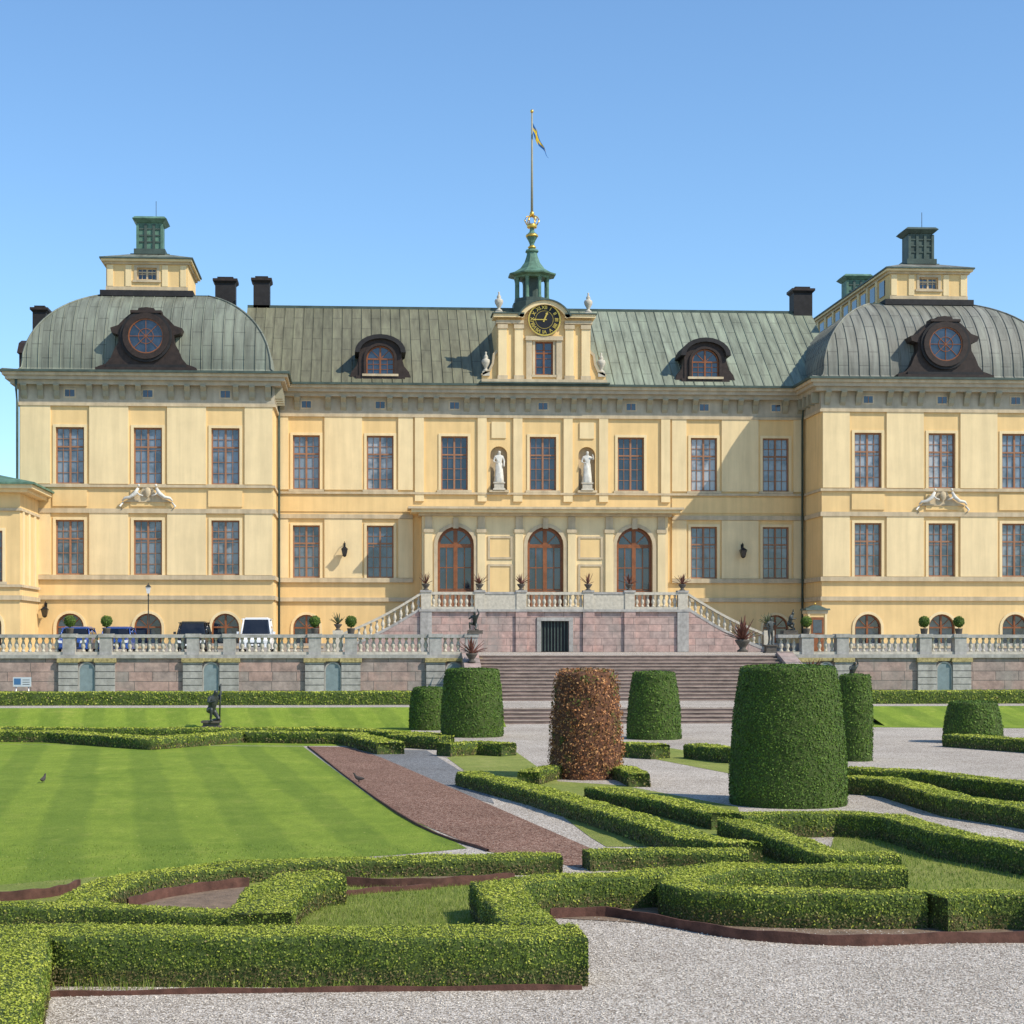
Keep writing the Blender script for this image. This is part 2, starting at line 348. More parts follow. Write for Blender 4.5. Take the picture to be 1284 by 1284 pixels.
# ---------------------------------------------------------------- palace
TZ=2.4
PAL=empty('palace',(0,105,TZ),"long yellow stucco palace with green copper roofs and clock gable",'palace')
UZ,UH=12.3,3.3; LZ,LH=6.9,3.2
CXS=[-14.5,-10,-5.45,0,5.45,10,14.5]
wall=MB()
ops=[(x-.82,x+.82,UZ,UZ+UH) for x in CXS]+[(x-.82,x+.82,LZ,LZ+LH) for x in (-14.5,-10,10,14.5)]
ops+=[(x-.8,x+.8,2.75,4.65,.8) for x in (-14.5,14.5)]
ops+=[(x-.52,x+.52,12.3,15.0,.5) for x in (-2.72,2.72)]
facade(wall,-16.3,16.3,TZ,16.85,105,ops,'stucco')
wall.box(-16.3,16.3,105.4,118,TZ,16.8,'stucco')
def strips(xa,xb,y,wins,z0,z1,g=.28,pr=.09,k='pale'):
    e=[xa]+[v for x in wins for v in (x-.82-g,x+.82+g)]+[xb]
    for i in range(0,len(e),2):
        if e[i+1]-e[i]>.15:
            mb=MB(); mb.box(e[i],e[i+1],y-pr,y+.05,z0,z1,k); part(mb,'pilaster',PAL)
strips(-16.25,-8.0,105,[-14.5,-10],LZ,10.5); strips(8.0,16.25,105,[10,14.5],LZ,10.5)
strips(-16.25,-8.0,105,[-14.5,-10],UZ-.02,16.74); strips(8.0,16.25,105,[10,14.5],UZ-.02,16.74)
for x in (-7.6,-3.75,-1.55,1.55,3.75,7.6):
    pil=MB(); pil.box(x-.28,x+.28,104.88,105.05,11.6,16.74,'pale'); part(pil,'pilaster',PAL)
for x in (-2.72,2.72):
    pil=MB(); pil.box(x-.45,x+.45,104.93,105.05,15.5,16.5,'pale')
    pil.box(x-.6,x+.6,104.7,105.05,12.16,12.3,'ledge')
    pil.box(x-.6,x+.6,105.39,105.395,12.2,15.1,'ledge'); part(pil,'wall_niche',PAL)
led=MB()
for s in (-1,1):
    a,b=sorted((s*8.0,s*16.28))
    led.box(a,b,104.83,105.05,6.62,6.88,'ledge'); led.box(a,b,104.86,105.05,10.52,10.78,'ledge'); led.box(a,b,104.84,105.05,12.02,12.15,'ledge')
    led.box(a,b,104.86,105.05,5.45,5.7,'ledge'); led.box(a,b,104.92,105.05,2.41,2.9,'stonegrey')
    led.box(a,b,104.94,105.05,10.95,11.9,'stucco')
led.box(-8,8,104.84,105.05,12.02,12.15,'ledge')
bk=MB(); bk.prismx([(-.05,.2),(-.2,.4),(-.28,.7),(-.55,.95),(-.55,1.05),(-.05,1.05)],-.16,.16,'bracket'); BRK=bk.mesh('cornice_bracket')
bk=MB(); bk.box(0,.5,-.16,.16,.4,1.05,'bracket'); BRKS=bk.mesh('cornice_bracket')
def cornice(x0,x1,y0,y1,dz,cx,sides,wins):
    mb=MB()
    mb.box(x0-.06,x1+.06,y0-.06,y1,16.86+dz,17.95+dz,'frieze')
    mb.box(x0-.14,x1+.14,y0-.14,y1,16.74+dz,16.9+dz,'ledge')
    mb.box(x0-.45,x1+.45,y0-.45,y1,17.94+dz,18.2+dz,'frieze')
    mb.box(x0-.7,x1+.7,y0-.7,y1,18.19+dz,18.42+dz,'frieze')
    mb.box(x0-.85,x1+.85,y0-.85,y1,18.41+dz,18.6+dz,'ledge')
    mb.box(x0-.98,x1+.98,y0-.98,y1,18.59+dz,18.72+dz,'copperdark')
    o=part(mb,'cornice',PAL)
    n=int((x1-x0)/.95)
    xs=[x0+.3+(x1-x0-.6)*i/n for i in range(n+1)]
    for x in xs:
        if any(abs(x-wx)<.45 for wx in wins): continue
        link('cornice_bracket',BRK,PAL,(x,y0,16.9+dz))
    for sx_ in (sides or []):
        for i in range(4 if x0>0 or x1<0 else 8):
            y=y0+.5+i*1.0
            if y>y1-.2: break
            link('cornice_bracket',BRKS,PAL,(x0-.5 if sx_<0 else x1,y,16.9+dz))
    for wx in wins:
        mw=MB(); mw.box(wx-.36,wx+.36,y0-.085,y0-.05,17.2+dz,17.75+dz,'ledge'); mw.box(wx-.27,wx+.27,y0-.095,y0-.05,17.28+dz,17.67+dz,'glassd'); mw.box(wx-.02,wx+.02,y0-.105,y0-.05,17.28+dz,17.67+dz,'frame')
        part(mw,'mezzanine_window',PAL)
cornice(-16.3,16.3,105,110,-.006,0,None,CXS)
PX=[19.1,23.6,28.1]
for s in (-1,1):
    a,b=sorted((s*16.3,s*31.0)); ws=sorted(s*x for x in PX)
    ops=[(x-.82,x+.82,UZ-.1,UZ+UH-.1) for x in ws]+[(x-.82,x+.82,LZ,LZ+LH) for x in ws]+[(x-.8,x+.8,2.75,4.65,.8) for x in ws]
    facade(wall,a,b,TZ,16.85,101,ops,'stucco')
    wall.box(a,b,101.4,134 if s>0 else 116,TZ,16.8,'stucco')
    strips(a+.05,b-.05,101,ws,LZ,10.5,.3); strips(a+.05,b-.05,101,ws,UZ-.1,16.74,.3)
    led.box(a-.1,b+.1,100.83,101.05,6.62,6.88,'ledge'); led.box(a-.1,b+.1,100.86,101.05,10.5,10.76,'ledge'); led.box(a-.1,b+.1,100.84,101.05,12.0,12.15,'ledge')
    led.box(a-.1,b+.1,100.86,101.05,5.45,5.7,'ledge'); led.box(a-.06,b+.06,100.92,101.05,2.41,2.9,'stonegrey')
    xi=s*16.3
    for z0,z1,p in ((6.62,6.88,.12),(10.5,10.76,.1),(12.0,12.15,.1),(5.45,5.7,.1)):
        led.box(min(xi,xi-s*p),max(xi,xi-s*p),101.05,104.8,z0,z1,'ledge')
    for x in ws:
        window(PAL,x,101,UZ-.1,1.64,UH); window(PAL,x,101,LZ,1.64,LH,gl='glassl'); window(PAL,x,101,2.75,1.6,1.9,2,2,'glassd',.8,'door')
        led.box(x-1.0,x+1.0,100.93,101.05,10.9,11.85,'stucco')
    cornice(a,b,101,113,0,0,[-s],ws)
for x in CXS:
    window(PAL,x,105,UZ,1.64,UH,gl='glassd' if abs(x)<6 else 'glass')
for x in (-14.5,-10,10,14.5): window(PAL,x,105,LZ,1.64,LH,gl='glassl')
for x in (-14.5,14.5): window(PAL,x,105,2.75,1.6,1.9,2,2,'glassd',.8,'door')
part(wall,'wall',PAL)
# portico
por=MB()
facade(por,-7.5,7.5,4.85,10.62,103.6,[(x-1.1,x+1.1,4.85,9.95,1.1) for x in (-5.45,0,5.45)],'pale','stucco',.5)
por.box(-7.5,-7.4,103.601,105,4.86,10.6,'pale'); por.box(7.4,7.5,103.601,105,4.86,10.6,'pale'); por.box(-7.39,7.39,104.1,105,4.86,10.6,'stucco')
for x in (-7.1,-3.9,-1.6,1.6,3.9,7.1):
    por.box(x-.24,x+.24,103.47,103.62,4.87,9.6,'pale'); por.box(x-.3,x+.3,103.42,103.62,9.6,9.85,'ledge'); por.box(x-.3,x+.3,103.42,103.62,4.87,5.2,'ledge'); por.box(x-.22,x+.22,103.5,103.62,9.85,10.6,'ledge')
for x in (-2.75,2.75):
    por.box(x-.62,x+.62,103.585,103.61,8.13,9.27,'stucco'); por.box(x-.62,x+.62,103.585,103.61,5.43,7.57,'stucco')
    por.band([(x-.75,8.0),(x-.75,9.4),(x+.75,9.4),(x+.75,8.0)],[(x-.62,8.13),(x-.62,9.27),(x+.62,9.27),(x+.62,8.13)],103.54,103.62,'ledge',True)
    por.band([(x-.75,5.3),(x-.75,7.7),(x+.75,7.7),(x+.75,5.3)],[(x-.62,5.43),(x-.62,7.57),(x+.62,7.57),(x+.62,5.43)],103.54,103.62,'ledge',True)
for x in (-5.45,0,5.45):
    o1=[(x+a,4.87+b) for a,b in archpts(2.2,5.08,1.1)]; o2=[(x+a,4.87+b) for a,b in archpts(2.64,5.3,1.32)]
    por.band(o2,o1,103.52,103.62,'ledge'); por.box(x-.16,x+.16,103.44,103.62,9.85,10.5,'ledge')
por.box(-7.7,7.7,103.35,104.9,10.61,10.8,'ledge'); por.box(-8.15,8.15,102.95,104.85,10.79,11.0,'pale'); por.box(-8.35,8.35,102.75,104.85,10.99,11.12,'ledge')
part(por,'portico',PAL)
part(led,'string_courses',PAL)
for x in (-5.45,0,5.45):
    d=window(PAL,x,103.72,4.86,2.2,5.06,4,3,'glassd',1.1,'door','door','door')
    q=MB(); q.box(-1.0,1.0,.1,.16,.05,1.25,'door'); q.box(-.85,-.15,.07,.11,.2,1.1,'frame'); q.box(.15,.85,.07,.11,.2,1.1,'frame')
    link('door_panel',q.mesh('door_panel'),d,(0,0,0),False)
# roofs
def seamed(mb,p0,p1,q0,q1,n,k,w_=.03,h_=.05):
    p0,p1,q0,q1=map(Vector,(p0,p1,q0,q1)); mb.add([tuple(p0),tuple(p1),tuple(q1),tuple(q0)],[(0,1,2,3)],k)
    nn=(p1-p0).cross(q0-p0).normalized(); d=(p1-p0).normalized()
    for i in range(1,n):
        a=p0.lerp(p1,i/n); b=q0.lerp(q1,i/n)
        mb.add([tuple(a-d*w_),tuple(a+d*w_),tuple(b+d*w_),tuple(b-d*w_),tuple(a+nn*h_),tuple(b+nn*h_)],[(0,4,5,3),(4,1,2,5)],k)
rf=MB()
seamed(rf,(-18.5,104.1,18.72),(18.5,104.1,18.72),(-18.5,111.7,24.7),(18.5,111.7,24.7),60,'roof')
seamed(rf,(18.5,119.3,18.72),(-18.5,119.3,18.72),(18.5,111.7,24.7),(-18.5,111.7,24.7),60,'roof')
rf.box(-18.5,18.5,111.6,111.8,24.62,24.8,'copperdark')
rf.add([(x,y,z) for x in (-18.5,18.5) for y,z in ((104.1,18.72),(119.3,18.72),(111.7,24.7))],[(0,1,2),(3,5,4)],'roof')
part(rf,'main_roof',PAL)
def dome(s):
    x0,x1=sorted((s*15.5,s*31.85)); y0,y1=100.2,(134.7 if s>0 else 116.5)
    K=16; lv=[(0,18.722),(.75,18.78),(.95,18.98)]
    T1=math.radians(66)
    for i in range(1,K+1):
        t=i/K*T1; lv.append((.95+4.0*(1-math.cos(t))/(1-math.cos(T1)),18.98+5.05*math.sin(t)/math.sin(T1)))
    mb=MB(); rect=[(x0+d,x1-d,y0+d,y1-d,z) for d,z in lv]
    for (a0,a1,b0,b1,za),(c0,c1,d0,d1,zb) in zip(rect,rect[1:]):
        A=[(a0,b0,za),(a1,b0,za),(a1,b1,za),(a0,b1,za)]; B=[(c0,d0,zb),(c1,d0,zb),(c1,d1,zb),(c0,d1,zb)]
        for i in range(4):
            j=(i+1)%4; mb.add([A[i],A[j],B[j],B[i]],[(0,1,2,3)],'dome',False)
    a0,a1,b0,b1,z=rect[-1]; mb.box(a0,a1,b0,b1,z-.02,z+.06,'copperdark')
    n=int((x1-x0)/.62)
    for i in range(1,n):
        x=x0+(x1-x0)*i/n; dd=min(x-x0,x1-x)
        pr=[(d,z) for d,z in lv if d<=dd]
        for (d,z),(e,z2) in zip(pr,pr[1:]):
            mb.add([(x-.03,y0+d,z),(x+.03,y0+d,z),(x+.03,y0+e,z2),(x-.03,y0+e,z2),(x,y0+d-.05,z+.02),(x,y0+e-.05,z2+.02)],[(0,4,5,3),(4,1,2,5)],'dome')
    n=int((y1-y0)/.62)
    for i in range(1,n):
        y=y0+(y1-y0)*i/n; dd=min(y-y0,y1-y)
        pr=[(d,z) for d,z in lv if d<=dd]
        for (d,z),(e,z2) in zip(pr,pr[1:]):
            for xx,sg in ((x0,1),(x1,-1)):
                mb.add([(xx+sg*d,y-.03,z),(xx+sg*d,y+.03,z),(xx+sg*e,y+.03,z2),(xx+sg*e,y-.03,z2),(xx+sg*d-sg*.05,y,z+.02),(xx+sg*e-sg*.05,y,z2+.02)],[(0,4,5,3),(4,1,2,5)],'dome')
    for hx,sg in ((x0,1),(x1,-1)):
        mb.tube([(hx+sg*d,y0+d,z+.02) for d,z in lv],.06,'dome',6)
    part(mb,'pavilion_dome_roof',PAL)
    cx=s*24.15; L=MB(); ya,yb=105.0,(130. if s>0 else 110.2); hw=2.45
    L.box(cx-2.8,cx+2.8,ya-.2,yb+.3,23.95,24.3,'chim')
    opn=[(cx-.6,cx+.6,24.95,25.7)]
    facade(L,cx-hw,cx+hw,24.29,26.05,ya,opn,'stucco',None,.3); L.box(cx-hw,cx+hw,ya+.3,yb,24.3,26.04,'stucco')
    for x in (cx-2.2,cx-1.1,cx+1.1,cx+2.2): L.box(x-.18,x+.18,ya-.06,ya+.05,24.56,25.85,'pale')
    L.box(cx-hw-.02,cx+hw+.02,ya-.05,ya+.05,24.32,24.54,'ledge')
    if s>0:
        for i in range(12):
            y=ya+1.5+i*2.0; L.box(cx-hw-.06,cx-hw+.02,y-.5,y+.5,24.75,25.7,'glassd'); L.box(cx-hw-.12,cx-hw+.02,y+.8,y+1.2,24.4,25.9,'pale')
    L.box(cx-hw-.12,cx+hw+.12,ya-.12,yb+.12,25.9,26.06,'ledge'); L.box(cx-hw-.28,cx+hw+.28,ya-.3,yb+.3,26.05,26.18,'pale')
    L.box(cx-hw-.36,cx+hw+.36,ya-.4,yb+.4,26.18,26.27,'copperdark')
    z0=26.27; e=hw+.36; A=[(cx-e,ya-.4),(cx+e,ya-.4),(cx+e,yb+.4),(cx-e,yb+.4)]; B=[(cx-1.2,ya+1.5),(cx+1.2,ya+1.5),(cx+1.2,yb-1.5),(cx-1.2,yb-1.5)]
    for i in range(4):
        j=(i+1)%4; L.add([(*A[i],z0),(*A[j],z0),(*B[j],26.85),(*B[i],26.85)],[(0,1,2,3)],'dome')
    L.box(B[0][0],B[1][0],B[0][1],B[2][1],26.8,26.9,'copperdark')
    part(L,'lantern_storey',PAL)
    window(PAL,cx,ya+.02,24.95,1.2,.75,4,2,'glassd',0,'ledge','ledge')
    for cy in ([107.2] if s<0 else [107.2,121]):
        ck='copper' if (s<0 or cy>110) else 'copperdark'
        C=MB(); C.box(cx-.95,cx+.95,cy-.95,cy+.95,26.82,27.15,'copperdark')
        C.box(cx-.74,cx+.74,cy-.74,cy+.74,27.15,28.8,ck)
        for x in (-.74,-.25,.25,.74):
            C.box(cx+x-.08,cx+x+.08,cy-.82,cy-.72,27.15,28.7,'copperdark' if x in (-.25,.25) else ck)
        for z in (27.6,28.0,28.4): C.box(cx-.7,cx+.7,cy-.79,cy-.73,z-.04,z+.04,'copperdark')
        C.frus(cx,cy,28.78,29.0,.8,.8,1.05,1.05,ck); C.frus(cx,cy,29.0,29.15,1.05,1.05,.9,.9,ck); C.frus(cx,cy,29.15,29.3,.65,.65,.1,.1,ck)
        if cy<110: C.tube([(cx+.3,cy,29.1),(cx+.3,cy,30.3)],.02,'black',4)
        part(C,'chimney_cupola',PAL)
    # oculus dormer
    ox=s*23.65; oz=20.75; D=MB()
    half=[(-2.85,-1.98),(-2.8,-1.75),(-2.35,-1.6),(-2.05,-1.25),(-1.85,-.75),(-1.62,-.35),(-1.6,.1),(-2.0,.22),(-2.08,.5),(-1.62,.66),(-1.3,1.0),(-.85,1.38),(-.5,1.48),(-.45,1.66),(0,1.72)]
    out=half+[(-x,z) for x,z in half[:-1]][::-1]
    D.prism([(ox+x,oz+z) for x,z in out],100.6,104.6,'brown')
    c=lambda r,n=28:[(ox+r*math.cos(-2*math.pi*i/n),oz+r*math.sin(-2*math.pi*i/n)) for i in range(n)]
    D.band(c(1.34),c(1.02),100.35,100.62,'brown',True); D.band(c(1.5),c(1.34),100.45,100.62,'chim',True)
    D.box(ox-2.9,ox+2.9,100.35,101.2,18.73,18.93,'brown'); D.box(ox-2.3,ox+2.3,100.45,101.2,18.93,19.1,'chim')
    D.box(ox-.9,ox+.9,100.4,101.3,22.1,22.25,'brown')
    oo=part(D,'oculus_dormer',PAL)
    g=MB(); g.prism(c(1.02),100.48,100.59,'glassd'); link('glass_pane',g.mesh('glass_pane'),oo)
    f=MB(); f.band(c(1.02),c(.95),100.4,100.5,'door',True); f.band(c(.45,20),c(.42,20),100.43,100.49,'door',True)
    for k in range(4):
        a=k*math.pi/4; ca,sa=math.cos(a),math.sin(a); q=.016
        f.prism([(ox-.98*ca-q*sa,oz-.98*sa+q*ca),(ox+.98*ca-q*sa,oz+.98*sa+q*ca),(ox+.98*ca+q*sa,oz+.98*sa-q*ca),(ox-.98*ca+q*sa,oz-.98*sa-q*ca)],100.425+k*.003,100.48,'door')
    link('frame',f.mesh('frame'),oo)
for s in (-1,1): dome(s)
D=MB(); D.box(-32.0,-29.5,106,108.6,18.8,20.6,'brown'); D.prismx([(105.8,20.6),(106.4,21.3),(107.3,21.6),(108.2,21.3),(108.8,20.6)],-32.1,-29.3,'brown'); part(D,'side_dormer',PAL)
def chimney(x,y,z0,z1,w_=.75):
    C=MB(); C.box(x-w_,x+w_,y-.6,y+.6,z0,z1-.45,'chim'); C.frus(x,y,z1-.45,z1-.3,w_,.6,w_+.15,.75,'chim'); C.box(x-w_-.15,x+w_+.15,y-.75,y+.75,z1-.3,z1-.15,'brown'); C.box(x-w_*.8,x+w_*.8,y-.5,y+.5,z1-.15,z1,'chim')
    C.box(x-w_-.1,x+w_+.1,y-.7,y+.7,z0,z0+.25,'brown'); part(C,'chimney',PAL)
chimney(-20.0,113,23.2,26.8,.65); chimney(-17.6,112.2,23.9,26.7,.52); chimney(17.9,112,24.0,26.4,.62); chimney(-31.6,111,19,24.4,.42)
for x in (-10.0,10.0):
    D=MB(); o=[(x+a,19.05+b) for a,b in archpts(2.5,2.35,.75)]; D.prism(o[::-1],104.75,109,'chim')
    o2=[(x+a,19.3+b) for a,b in archpts(1.72,1.75,.8)]; o3=[(x+a,19.05+b) for a,b in archpts(2.6,2.45,1.0)]
    D.band(o3,[(p[0],p[1]) for p in o2],104.55,104.76,'brown')
    o4=[(x+a,20.6+b) for a,b in archpts(3.1,1.1,1.09)]; o5=[(x+a,20.6+b) for a,b in archpts(2.5,.85,.84)]
    D.band(o4,o5,104.3,106.5,'chim')
    for sg in (-1,1): D.prism([(x+sg*1.25,19.0),(x+sg*1.9,19.0),(x+sg*1.75,19.45),(x+sg*1.45,19.8),(x+sg*1.25,20.6)][::sg],104.6,105.3,'brown')
    D.box(x-1.5,x+1.5,104.45,104.9,18.95,19.2,'brown')
    d=part(D,'dormer',PAL)
    window(d,x,104.5,19.3,1.7,1.73,4,3,'glassd',.8,'door','brown')
# clock gable
GB=MB(); gy=104.35; gw=2.85
facade(GB,-gw,gw,18.7,22.75,gy,[(-.55,.55,19.3,21.35)],'stucco'); GB.box(-gw,gw,gy+.4,111,18.71,22.74,'stucco')
GB.box(-3.85,3.85,gy-.3,gy+.6,18.72,19.0,'ledge')
GB.box(-4.0,4.0,gy-.5,gy+.8,18.715,18.8,'copperdark')
for s in (-1,1):
    GB.prism([(s*gw,19.0),(s*3.8,19.0),(s*3.8,19.35),(s*3.35,19.5),(s*3.12,19.95),(s*3.05,20.5),(s*gw,20.7)][::-s],gy+.1,gy+.55,'stucco')
    GB.band([(s*3.85,19.35),(s*3.4,19.62),(s*3.2,20.0),(s*3.13,20.6),(s*gw,20.85)],[(s*3.8,19.25),(s*3.3,19.48),(s*3.08,19.95),(s*3.0,20.5),(s*gw,20.65)],gy+.0,gy+.6,'ledge')
    for x,wd in ((2.55,.26),(1.55,.26)): GB.box(s*x-wd,s*x+wd,gy-.14,gy+.02,19.0,22.3,'pale')
    for x in (2.55,1.55):
        GB.box(s*x-.31,s*x+.31,gy-.2,gy+.02,22.1,22.35,'ledge'); GB.box(s*x-.31,s*x+.31,gy-.18,gy+.02,19.0,19.25,'ledge')
GB.box(-1.1,-.75,gy-.12,gy+.02,19.0,21.4,'ledge'); GB.box(.75,1.1,gy-.12,gy+.02,19.0,21.4,'ledge'); GB.box(-1.15,1.15,gy-.2,gy+.02,21.4,21.65,'ledge')
for s in (-1,1):
    a,b=sorted((s*1.25,s*2.95)); GB.box(a,b,gy-.22,gy+.8,22.4,22.6,'ledge'); a,b=sorted((s*1.25,s*3.12)); GB.box(a,b,gy-.4,gy+1,22.76,22.95,'pale')
    a,b=sorted((s*1.25,s*3.2)); GB.box(a,b,gy-.48,gy+1.1,22.95,23.03,'copperdark')
seg=[(1.75*math.sin(math.radians(a)),22.05+1.75*math.cos(math.radians(a))) for a in range(-64,65,8)]
seg2=[(1.5*math.sin(math.radians(a)),22.05+1.5*math.cos(math.radians(a))) for a in range(-64,65,8)]
GB.prism([(x,z) for x,z in seg2],gy-.02,gy+.9,'stucco')
GB.band(seg,seg2,gy-.4,gy+1.0,'pale')
GB.band([(x*1.05,22.05+(z-22.05)*1.05) for x,z in seg],seg,gy-.5,gy+1.1,'copperdark')
part(GB,'clock_gable',PAL)
window(PAL,0,gy,19.3,1.1,2.05,2,4,'glassd',0,'door','ledge')
ck=MB(); cz=22.65
circ=lambda r,n=32:[(r*math.cos(-2*math.pi*i/n),cz+r*math.sin(-2*math.pi*i/n)) for i in range(n)]
ck.prism(circ(1.02),gy-.18,gy,'ledge'); ck.band(circ(1.0),circ(.92),gy-.25,gy-.17,'gold',True); ck.prism(circ(.93),gy-.2,gy-.175,'black')
ck.band(circ(.55),circ(.53),gy-.215,gy-.198,'gold',True)
clk=part(ck,'clock',PAL)
nm=['XII','I','II','III','IIII','V','VI','VII','VIII','IX','X','XI']
for i,tx in enumerate(nm):
    cu=bpy.data.curves.new('numeral','FONT'); cu.body=tx; cu.size=.30; cu.extrude=.008; cu.align_x='CENTER'; cu.align_y='CENTER'; cu.offset=.006
    tmp=bpy.data.objects.new('tmp',cu); COL.objects.link(tmp); bpy.context.view_layer.update()
    me=bpy.data.meshes.new_from_object(tmp.evaluated_get(bpy.context.evaluated_depsgraph_get())); bpy.data.objects.remove(tmp)
    me.materials.clear(); me.materials.append(M['gold'])
    a=math.radians(30*i); me.transform(Matrix.Translation((.735*math.sin(a),gy-.215,cz+.735*math.cos(a)))@Matrix.Rotation(a,4,'Y')@Matrix.Rotation(math.pi/2,4,'X'))
    link('numeral',me,clk)
for L_,wd,a,yy in ((.5,.045,22.5,.225),(.75,.03,270,.235)):
    h=MB(); a=math.radians(a); sa,ca=math.sin(a),math.cos(a)
    P=lambda u,v:(u*ca+v*sa,cz-u*sa+v*ca)
    h.prism([P(-wd,-.15),P(-wd,L_*.7),P(-wd*2,L_*.75),P(0,L_),P(wd*2,L_*.75),P(wd,L_*.7),P(wd,-.15)],gy-yy-.006,gy-yy+.002,'gold'); link('clock_hand',h.mesh('clock_hand'),clk)
urn=[(.0,0),(.2,0),(.2,.1),(.08,.18),(.1,.25),(.24,.5),(.27,.66),(.22,.76),(.1,.82),(.15,.9),(.09,1.0),(.04,1.1),(.07,1.18),(0,1.25)]
for x,z in ((-2.75,23.03),(2.75,23.03),(-3.55,19.35),(3.55,19.35)):
    u=MB(); u.box(x-.22,x+.22,gy-.0,gy+.45,z-.12,z+.15,'baluster'); u.lathe(urn,x,gy+.22,z+.15,'baluster',12); part(u,'roof_urn',PAL)
# cupola
cu=MB(); cx0,cy0=0,111.7
cu.lathe([(1.35,24.3),(1.35,25.05),(1.2,25.1),(1.2,25.35)],cx0,cy0,0,'copperdark',8,False,math.pi/8)
cu.lathe([(.62,25.3),(.62,26.8)],cx0,cy0,0,'copperdark',8,False,math.pi/8)
for i in range(8):
    a=math.pi/8+i*math.pi/4; cu.lathe([(.15,25.3),(.11,25.5),(.11,26.5),(.16,26.75)],cx0+1.05*math.cos(a),cy0+1.05*math.sin(a),0,'copper',6,False)
cu.lathe([(1.2,26.7),(1.25,26.8),(1.62,26.88),(1.64,26.96),(1.25,27.1),(.85,27.35),(.55,27.75),(.4,28.15),(.34,28.4),(.46,28.5),(.42,28.6),(.2,28.7),(.15,29.0),(.26,29.25),(.38,29.45),(.36,29.62),(.17,29.8),(.12,30.15)],cx0,cy0,0,'copper',8,False,math.pi/8)
cu.lathe([(.24,28.72),(.28,28.8),(.16,28.9)],cx0,cy0,0,'gold',12); cu.lathe([(.39,29.46),(.42,29.54),(.38,29.62)],cx0,cy0,0,'gold',12)
part(cu,'clock_cupola',PAL)
cr=MB(); cr.lathe([(.3,30.05),(.33,30.1),(.33,30.25),(.3,30.3)],0,cy0,0,'gold',12)
for i in range(6):
    a=i*math.pi/3; cr.tube([(.31*math.cos(a),cy0+.31*math.sin(a),30.25),(.48*math.cos(a),cy0+.48*math.sin(a),30.55),(.34*math.cos(a),cy0+.34*math.sin(a),30.8),(.03*math.cos(a),cy0+.03*math.sin(a),30.82)],.045,'gold',5)
cr.lathe([(.0,30.8),(.13,30.88),(.16,31.0),(.1,31.12),(0,31.16)],0,cy0,0,'gold',10); part(cr,'gilded_crown',PAL)
FP=empty('flagpole',(0,cy0,30.9),"tall thin flagpole with limp yellow and blue flag above gilded crown",'flagpole')
q=MB(); q.tube([(0,cy0,30.9),(0,cy0,34),(0,cy0,37.6)],[.085,.07,.05],'bracket',8); q.lathe([(0,0),(.09,.06),(.12,.14),(.07,.24),(0,.27)],0,cy0,37.55,'gold',8); part(q,'pole',FP)
fv=[];ff=[];fmi=[];nu,nv=14,12
for i in range(nu+1):
    for j in range(nv+1):
        u=i/nu; v=j/nv
        x=.05+u*1.0*(.75+.25*v)+.04*math.sin(u*9+v*3)+.12*v*u; z=36.95-v*.75*(1-.2*u)-u*1.35-.45*u*u*(1-.3*v)-.25*math.sin(u*3)*v
        fv.append((x,cy0+.16*math.sin(u*11+v*4),z))
for i in range(nu):
    for j in range(nv):
        a=i*(nv+1)+j; ff.append((a,a+1,a+nv+2,a+nv+1)); fmi.append(1 if (i in (3,4) or j in (4,5,6,7)) else 0)
me=bpy.data.meshes.new('flag'); me.from_pydata(fv,[],ff); me.materials.append(M['flagb']); me.materials.append(M['flagy']); me.polygons.foreach_set('material_index',fmi); me.polygons.foreach_set('use_smooth',[True]*len(ff)); link('flag',me,FP)
for x,y,z0 in ((-16.15,104.7,2.4),(16.1,104.7,2.4),(-16.45,101.2,2.4),(-31.1,100.85,2.4)):
    D=MB(); D.tube([(x,y-.4,18.2),(x,y-.3,17.6),(x,y,16.7),(x,y,z0)],.075,'copperdark',8); part(D,'downpipe',PAL)
# ---------------------------------------------------------------- skin figures
def skinmesh(name,joints,edges,rad,k,sub=2):
    me=bpy.data.meshes.new(name); keys=list(joints); idx={a:i for i,a in enumerate(keys)}
    me.from_pydata([joints[a] for a in keys],[(idx[a],idx[b]) for a,b in edges],[])
    o=bpy.data.objects.new(name,me); COL.objects.link(o); md=o.modifiers.new('s','SKIN')
    for i,a in enumerate(keys):
        r=rad[a]; r=(r,r) if not isinstance(r,tuple) else r; me.skin_vertices[0].data[i].radius=r; me.skin_vertices[0].data[i].use_root=(i==0)
    s=o.modifiers.new('u','SUBSURF'); s.levels=sub; s.render_levels=sub
    bpy.context.view_layer.update()
    out=bpy.data.meshes.new_from_object(o.evaluated_get(bpy.context.evaluated_depsgraph_get())); bpy.data.objects.remove(o)
    out.materials.clear(); out.materials.append(M[k]); out.name=name
    for p in out.polygons: p.use_smooth=True
    return out
EJ=[('pel','wst'),('wst','chs'),('chs','nck'),('nck','hd'),('hd','top'),('chs','ls'),('ls','le'),('le','lh'),('lh','lf'),('chs','rs'),('rs','re'),('re','rh'),('rh','rf'),('pel','lp'),('lp','lk'),('lk','la'),('la','lt'),('pel','rp'),('rp','rk'),('rk','ra'),('ra','rt')]
RJ=dict(pel=.15,wst=.125,chs=.16,nck=.06,hd=.095,top=.075,ls=.075,le=.05,lh=.035,lf=.025,rs=.075,re=.05,rh=.035,rf=.025,lp=.105,lk=.065,la=.045,lt=.04,rp=.105,rk=.065,ra=.045,rt=.04)
